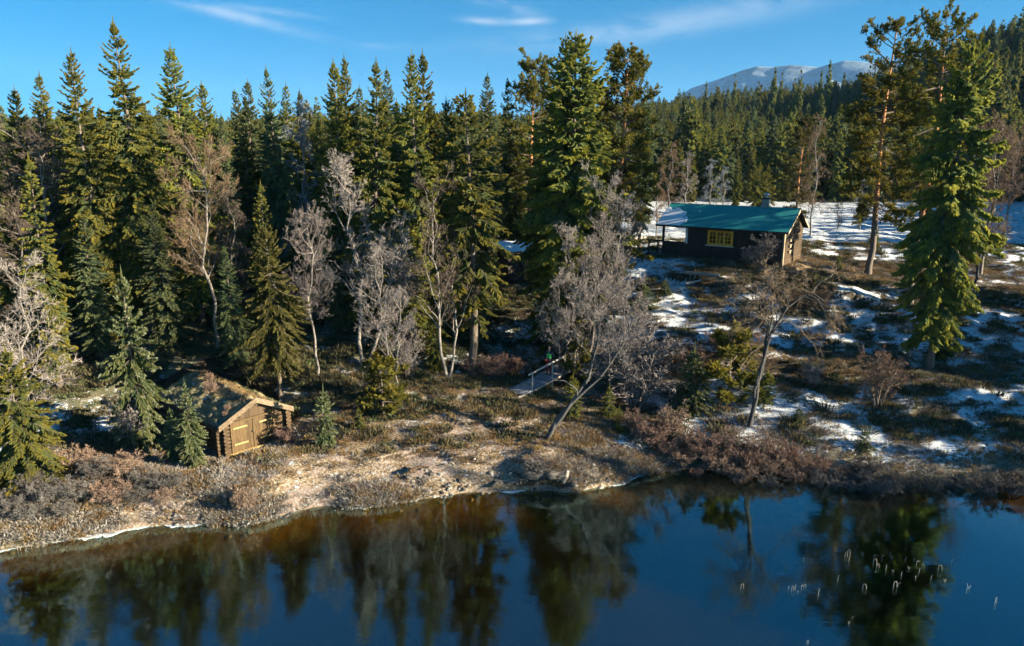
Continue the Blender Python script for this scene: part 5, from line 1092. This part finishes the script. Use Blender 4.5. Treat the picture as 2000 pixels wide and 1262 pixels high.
# ------------------------------------------------------------------ shaded shed among the spruces
def build_shed():
    x, y, _ = at_y(1012, 525, 58); z = hz(x, y); e = empty('shed', (x, y, z), R(20), label='small dark shed half hidden in the shade of the spruces', cat='shed')
    mb = MB(); a, d, h = 1.35, 1.3, 2.3; mb.box(-a, -.02, -d, -d + .08, 0, h); mb.box(.52, a, -d, -d + .08, 0, h); mb.box(-.02, .52, -d, -d + .08, 1.95, h); mb.box(-a, a, d - .08, d, 0, h); mb.box(-a, -a + .08, -d + .08, d - .08, 0, h); mb.box(a - .08, a, -d + .08, d - .08, 0, h); part('wall', mb, M['cabin_wall'], e)
    for k in range(14):
        u = -a + k * .19
        if -.2 < u < .5: continue
        mb = MB(); mb.box(u + .01, u + .18, -d - .025, -d - .002, .05, h - .03); part('wall_board', mb, M['cabin_wall'], e)
    mb = MB(); slab(mb, (-a - .3, -d - .35, h), (a + .3, -d - .35, h), (a + .3, d + .3, h + .45), (-a - .3, d + .3, h + .45), .10); rf = part('roof', mb, M['cabin_wall'], e)
    mb = MB(); nu = 24; u = np.linspace(-a - .25, a + .25, nu)[None]; v = np.linspace(0, 1, nu)[:, None]; Z = h + .012 + v * .45 + np.clip(.10 + fbm(u * 2, v * 4, 8, 3) * .12, 0, .2); i = (np.arange(nu - 1) * nu)[:, None] + np.arange(nu - 1)[None]
    mb.add(np.stack([np.broadcast_to(u, Z.shape), np.broadcast_to(-d - .3 + v * (2 * d + .55), Z.shape), Z], -1).reshape(-1, 3), np.stack([i, i + 1, i + nu + 1, i + nu], -1).reshape(-1, 4)); part('roof_snow', mb, M['snow'], rf, True)
    mb = MB(); mb.box(0, .48, -.01, .03, .05, 1.95); o = part('door', mb, M['strap'], e, label='half-open pale door'); o.location = (.0, -d - .03, 0); o.rotation_euler = (0, 0, R(-68))
build_shed()

# ------------------------------------------------------------------ footbridge with its rail
def build_bridge():
    A = ground(1005, 772); B = at_y(1112, 716, 43.5); A[2] = max(A[2], 1.55) + .08; B[2] = A[2] + .22; d = B - A; Ln = float(np.hypot(d[0], d[1])); rz = math.atan2(d[1], d[0])
    e = empty('footbridge', tuple(A), rz, label='narrow plank footbridge with a single pale handrail over the gully', cat='bridge'); e.rotation_euler = (0, 0, rz)
    sl = d[2] / Ln
    for y in (-.45, .45):
        mb = MB(); mb.tube([(-.3, y, -.16), (Ln * .5, y, -.16 + sl * Ln * .5), (Ln + .3, y, -.16 + sl * Ln)], .11, 8); part('beam_log', mb, M['rail'], e, True)
    n = int(Ln / .21)
    for k in range(n):
        x = k * .21; z = sl * x; mb = MB(); j = rng.uniform(-.04, .04); mb.box(x, x + .185, -.62 + j, .62 + j, z - .045, z, jit=.006); part('plank', mb, M['deck'], e)
    for x in (.9, Ln * .5, Ln - .4):
        z = sl * x; mb = MB(); mb.tube([(x, -.60, z - 1.0), (x + .02, -.60, z + 1.0)], .05, 6); part('rail_post', mb, M['rail'], e, True)
    mb = MB(); mb.tube([(.55, -.60, .55 * sl + 1.0), (Ln * .5, -.61, Ln * .5 * sl + 1.03), (Ln * .78, -.60, Ln * .78 * sl + 1.02)], [.055, .065, .06], 8); part('handrail', mb, M['rail'], e, True)
    mb = MB(); mb.tube([(Ln * .85, -.60, Ln * .85 * sl + .95), (Ln + .5, -.55, Ln * sl + 1.12)], [.06, .05], 8); part('handrail', mb, M['rail'], e, True)
    return e, A, d, Ln
bridge, BA, BD, BL = build_bridge()

# ------------------------------------------------------------------ the walker on the bridge
def skin(name, joints, edges, mat, parent, sub=2, root=0):
    me = bpy.data.meshes.new(name); me.from_pydata([j[0] for j in joints], edges, []); o = bpy.data.objects.new(name, me); COL.objects.link(o)
    md = o.modifiers.new('skin', 'SKIN'); md.use_smooth_shade = True
    for i, j in enumerate(joints):
        r = j[1]; me.skin_vertices[0].data[i].radius = (r, r) if not hasattr(r, '__len__') else r
    me.skin_vertices[0].data[root].use_root = True
    s = o.modifiers.new('sub', 'SUBSURF'); s.levels = s.render_levels = sub
    bpy.context.view_layer.update(); dg = bpy.context.evaluated_depsgraph_get(); m2 = bpy.data.meshes.new_from_object(o.evaluated_get(dg)); bpy.data.objects.remove(o)
    m2.materials.clear(); m2.materials.append(mat); m2.polygons.foreach_set('use_smooth', [True] * len(m2.polygons)); o = link(name, m2, parent); return o
def build_person():
    t_ = .60; loc = BA + BD * t_; e = empty('person', (loc[0], loc[1], loc[2]), math.atan2(BD[1], BD[0]) + math.pi / 2 + .25, label='person in a green vest, dark jacket and red trousers standing on the footbridge', cat='person')
    sk = simple('skin', (.42, .24, .16), (.50, .30, .21), 9, .5, bstr=.05); dk = simple('dark_jacket_cloth', (.018, .022, .035), (.035, .045, .065), 9, .85); gr = simple('green_vest_cloth', (.05, .42, .10), (.10, .55, .15), 6, .7)
    rd = simple('red_trouser_cloth', (.30, .025, .02), (.42, .045, .03), 6, .8); bt = simple('boot_leather', (.02, .014, .01), (.045, .03, .02), 9, .7); hr = simple('dark_knit_cap', (.015, .015, .02), (.04, .04, .05), 30, .9)
    # body: one figure, facing -Y, slight stride, arms a little bent
    J = [((0, 0, .93), .135), ((0, 0, 1.10), (.15, .11)), ((0, .01, 1.28), (.17, .12)), ((0, .01, 1.42), (.15, .10)), ((0, 0, 1.50), .058), ((0, -.01, 1.57), .055), ((0, -.02, 1.65), (.082, .095)), ((0, -.015, 1.74), (.075, .085)),
         ((-.19, .01, 1.42), .062), ((-.25, .02, 1.17), .048), ((-.24, -.10, .95), .034), ((-.235, -.14, .88), .032), ((.19, .01, 1.42), .062), ((.26, .01, 1.16), .048), ((.24, -.12, .98), .034), ((.23, -.17, .92), .032),
         ((-.09, 0, .88), .10), ((-.10, -.08, .48), .062), ((-.10, .02, .10), .045), ((-.10, -.12, .045), .042), ((.09, 0, .88), .10), ((.10, .04, .48), .062), ((.11, .13, .10), .045), ((.11, .0, .045), .042)]
    E = [(0, 1), (1, 2), (2, 3), (3, 4), (4, 5), (5, 6), (6, 7), (3, 8), (8, 9), (9, 10), (10, 11), (3, 12), (12, 13), (13, 14), (14, 15), (0, 16), (16, 17), (17, 18), (18, 19), (0, 20), (20, 21), (21, 22), (22, 23)]
    # fingers and thumb are short chains from the palms
    for (hi, sx) in ((11, -1), (15, 1)):
        hx, hy, hz_ = J[hi][0]
        for f in range(4):
            n0 = len(J); oy = (f - 1.5) * .018; ln = (.035, .042, .040, .030)[f]; J.append(((hx, hy - .02 + oy, hz_ - .045), .0095)); J.append(((hx - sx * .004, hy - .03 + oy, hz_ - .045 - ln), .0085)); J.append(((hx - sx * .02, hy - .03 + oy, hz_ - .06 - ln), .0075)); E += [(hi, n0), (n0, n0 + 1), (n0 + 1, n0 + 2)]
        n0 = len(J); J.append(((hx - sx * .01, hy - .05, hz_ - .015), .011)); J.append(((hx - sx * .02, hy - .075, hz_ - .04), .009)); E += [(hi, n0), (n0, n0 + 1)]
    skin('body', J, E, sk, e, 1)
    Jj = [((0, 0, .90), (.155, .135)), ((0, 0, 1.08), (.165, .13)), ((0, .01, 1.28), (.185, .14)), ((0, .01, 1.43), (.16, .115)), ((0, 0, 1.50), .072), ((-.19, .01, 1.43), .076), ((-.25, .02, 1.17), .062), ((-.24, -.10, .96), .046), ((.19, .01, 1.43), .076), ((.26, .01, 1.16), .062), ((.24, -.12, .99), .046)]
    skin('jacket', Jj, [(0, 1), (1, 2), (2, 3), (3, 4), (3, 5), (5, 6), (6, 7), (3, 8), (8, 9), (9, 10)], dk, e, 2)
    skin('vest', [((0, 0, 1.0), (.178, .148)), ((0, 0, 1.12), (.182, .148)), ((0, .01, 1.28), (.20, .155)), ((0, .01, 1.42), (.15, .125))], [(0, 1), (1, 2), (2, 3)], gr, e, 2)
    skin('trousers', [((0, 0, .93), (.15, .13)), ((-.09, 0, .86), .112), ((-.10, -.08, .48), .078), ((-.10, .02, .12), .066), ((.09, 0, .86), .112), ((.10, .04, .48), .078), ((.11, .13, .12), .066)], [(0, 1), (1, 2), (2, 3), (0, 4), (4, 5), (5, 6)], rd, e, 2)
    for (x, y) in ((-.10, .02), (.11, .13)): skin('boot', [((x, y, .14), .062), ((x, y, .06), .058), ((x, y - .10, .05), .052), ((x, y - .17, .042), .040)], [(0, 1), (1, 2), (2, 3)], bt, e, 2)
    skin('cap', [((0, -.01, 1.70), (.098, .108)), ((0, -.01, 1.76), (.092, .10)), ((0, -.005, 1.80), (.05, .055))], [(0, 1), (1, 2)], hr, e, 2)
    mb = MB()
    for s in (-1, 1): mb.tube([(s * .032, -.098, 1.655), (s * .032, -.108, 1.655)], [.010, .006], 6)
    part('eyes', mb, hr, e)
    mb = MB(); mb.add([(0, -.105, 1.66), (-.014, -.104, 1.625), (.014, -.104, 1.625), (0, -.132, 1.628)], [[0, 1, 3, 3], [0, 3, 2, 2], [1, 2, 3, 3]]); part('nose', mb, sk, e)
build_person()

# ------------------------------------------------------------------ rocks, driftwood, campfire stones, logs
def rock(px, py, s, seed, label, group=None, flat=.6, mat='rock', sc3=(1, 1, 1), rz=0):
    g = ground(px, py); mb = rock_mb(seed, s, flat); o = link('rock', mb.mesh('rock', M[mat], True), None, (g[0], g[1], g[2] + s * .12)); o.rotation_euler = (0, 0, rz); o.scale = sc3; tag(o, label, 'rock', group)
for i, (px, py, s, sc3, lab) in enumerate([(1045, 940, .42, (1.6, .8, .8), 'dark boulder under the undercut bank, left of the two largest'), (1082, 943, .40, (1.5, .8, .9), 'dark boulder at the waterline beneath the lit turf edge'),
        (1120, 950, .3, (1.5, .8, .7), 'flat dark rock right of the undercut bank'), (1010, 935, .28, (1.5, .8, .6), 'low dark rock at the left end of the undercut bank'),
        (797, 938, .20, (1, 1, 1), 'pale stone at the left end of the driftwood pile on the beach'), (842, 930, .18, (1, 1, 1), 'rounded stone at the right end of the driftwood pile'), (965, 948, .26, (1.6, .7, .7), 'flat reddish stone at the waterline in the middle'),
        (905, 958, .14, (1.5, 1, .6), 'small stone in the ice rim of the middle shore'), (880, 948, .13, (1, 1, 1), 'small grey stone on the mud above the middle waterline'), (420, 905, .22, (1.3, 1, .6), 'flat stone at the near corner of the boathouse'),
        (405, 885, .25, (1.1, 1, .8), 'grey stone leaning on the boathouse side wall'), (658, 878, .16, (1, 1, 1), 'small stone right of the pale little spruce'), (940, 705, .45, (1.3, .9, .8), 'snow-capped boulder in the gully'), (945, 768, .35, (1.2, 1, .8), 'stump-like boulder at the left of the bridge foot'),
        (1000, 925, .12, (1, 1, 1), 'tiny stone on the dark slope of the beach'), (560, 1012, .2, (1.4, 1, .5), 'flat stone at the tip of the left spit'), (760, 990, .12, (1.3, 1, .6), 'small pale stone below the frosted spit')]):
    rock(px, py, s, 500 + i, lab, None, .6, 'rock', sc3, i * .7)
def logline(name, pxs, r, label, mat, up=.12, cat='log'):
    P = [ground(*p) + np.array([0, 0, up]) for p in pxs]; c = P[0].copy(); mb = MB(); mb.tube([p - c for p in P], np.linspace(r, r * .7, len(P)), 8); o = link(name, mb.mesh(name, M[mat], True), None, tuple(c)); tag(o, label, cat)
logline('log_bench', [(1337, 549), (1372, 547), (1405, 548)], .13, 'snow-dusted log lying like a bench on the slope below the cabin', 'deck', .35)
logline('driftwood', [(800, 932), (818, 924), (838, 926)], .09, 'curved driftwood branch lying on the beach stones', 'log', .22)
logline('fallen_log', [(1285, 692), (1320, 684), (1350, 680)], .10, 'snow-covered fallen log on the bank edge above the stream', 'deck', .3)
logline('fallen_log', [(1345, 680), (1362, 690), (1385, 694)], .09, 'second fallen log, sloping down right from the snow-covered one', 'deck', .3)
logline('fallen_log', [(1205, 842), (1255, 836), (1300, 848)], .07, 'thin pale pole lying behind the reddish willows', 'rail', .25)
logline('fallen_log', [(1340, 560), (1370, 558)], .10, 'short snowy log just below the bench-like log', 'deck', .2)
logline('root_snag', [(1108, 928), (1106, 940), (1100, 952)], .10, 'pale root hanging from the turf edge down to the water', 'rail', .15, 'root')
logline('fallen_log', [(1195, 480), (1225, 476), (1260, 470)], .2, 'weathered log lying on the snow behind, left of the cabin porch', 'rail', .3)
# ------------------------------------------------------------------ bent reed stalks standing in the thin ice
def reed_mesh(kind, seed):
    r = np.random.default_rng(seed); h = r.uniform(.22, .40); mb = MB()
    if kind == 0: P = [(0, 0, -.1), (0, 0, h * .8), (.03, 0, h), (.10, 0, h), (.14, 0, h * .75), (.16, 0, .02)]
    elif kind == 1: P = [(0, 0, -.1), (.01, 0, h * .5), (.02, 0, h), (.05, 0, h * 1.05)]
    elif kind == 2: P = [(-.08, 0, h * .7), (-.03, 0, h * .2), (0, 0, -.1), (.03, 0, h * .2), (.06, 0, h * .6)]
    else: P = [(0, 0, -.1), (0, 0, h * .5), (.05, .02, h * .62), (.16, .03, h * .5)]
    mb.tube(P, .009, 5); return mb.mesh('reed_stalk', M['reed'], True)
RD = [reed_mesh(i % 4, 60 + i) for i in range(10)]
pts = [(1655, 1085), (1658, 1095), (1685, 1085), (1707, 1090), (1705, 1105), (1738, 1085), (1742, 1092), (1768, 1095), (1712, 1110), (1730, 1113), (1742, 1118), (1760, 1125), (1785, 1095), (1790, 1103), (1800, 1110), (1795, 1118), (1788, 1130), (1755, 1142), (1745, 1148), (1818, 1132), (1832, 1115), (1858, 1102), (1845, 1138),
       (1540, 1150), (1546, 1155), (1553, 1150), (1558, 1158), (1565, 1150), (1570, 1148), (1598, 1163), (1685, 1150), (1650, 1088), (1892, 1150), (1888, 1154), (1943, 1180), (1817, 1207), (1658, 1220), (1664, 1208), (1447, 1150), (1569, 1095), (1576, 1258), (1636, 1134), (1775, 1112), (1722, 1092),
       (50, 1078), (62, 1072), (75, 1070), (130, 1070), (35, 1076)]
for i, (px, py) in enumerate(pts):
    p = at_z(px, py, 0); o = link('reed_stalk', RD[i % 10], None, (p[0], p[1], 0)); o.rotation_euler = (0, 0, rng.uniform(-.6, .6)); s = rng.uniform(.35, .85); o.scale = (s, s, s)
    if px < 200: lab, g_ = 'pale reed stalk at the ice rim in the left corner', 'reeds at the left ice rim'
    elif 1535 < px < 1605 and py > 1120: lab, g_ = 'bent reed in the tight little clump left of the main reed patch', 'reeds of the left clump'
    elif px > 1640 and py < 1160 and px < 1870: lab, g_ = 'bleached bent reed in the main patch over the dark tree reflection', 'reeds of the main patch'
    else: lab, g_ = {1892: 'one of two tiny reed tips at the right of the lake', 1888: 'one of two tiny reed tips at the right of the lake', 1943: 'lone reed tip nearest the right edge of the lake', 1817: 'small forked reed low at the right of the lake', 1658: 'lowest of the two reeds below the main patch', 1664: 'upper of the two reeds below the main patch',
        1447: 'lone reed speck far left of the reed clumps', 1569: 'lone reed above the little clump', 1576: 'reed tip cut by the bottom edge of the picture'}.get(px, 'lone reed between the little clump and the main patch'), 'single reeds in the lake'
    tag(o, lab, 'reed', g_)
print('TRIS', sum(sum(len(p.vertices) - 2 for p in ()) for _ in ()), len(bpy.data.meshes), sum(len(m.loops) - 2 * len(m.polygons) for m in bpy.data.meshes))
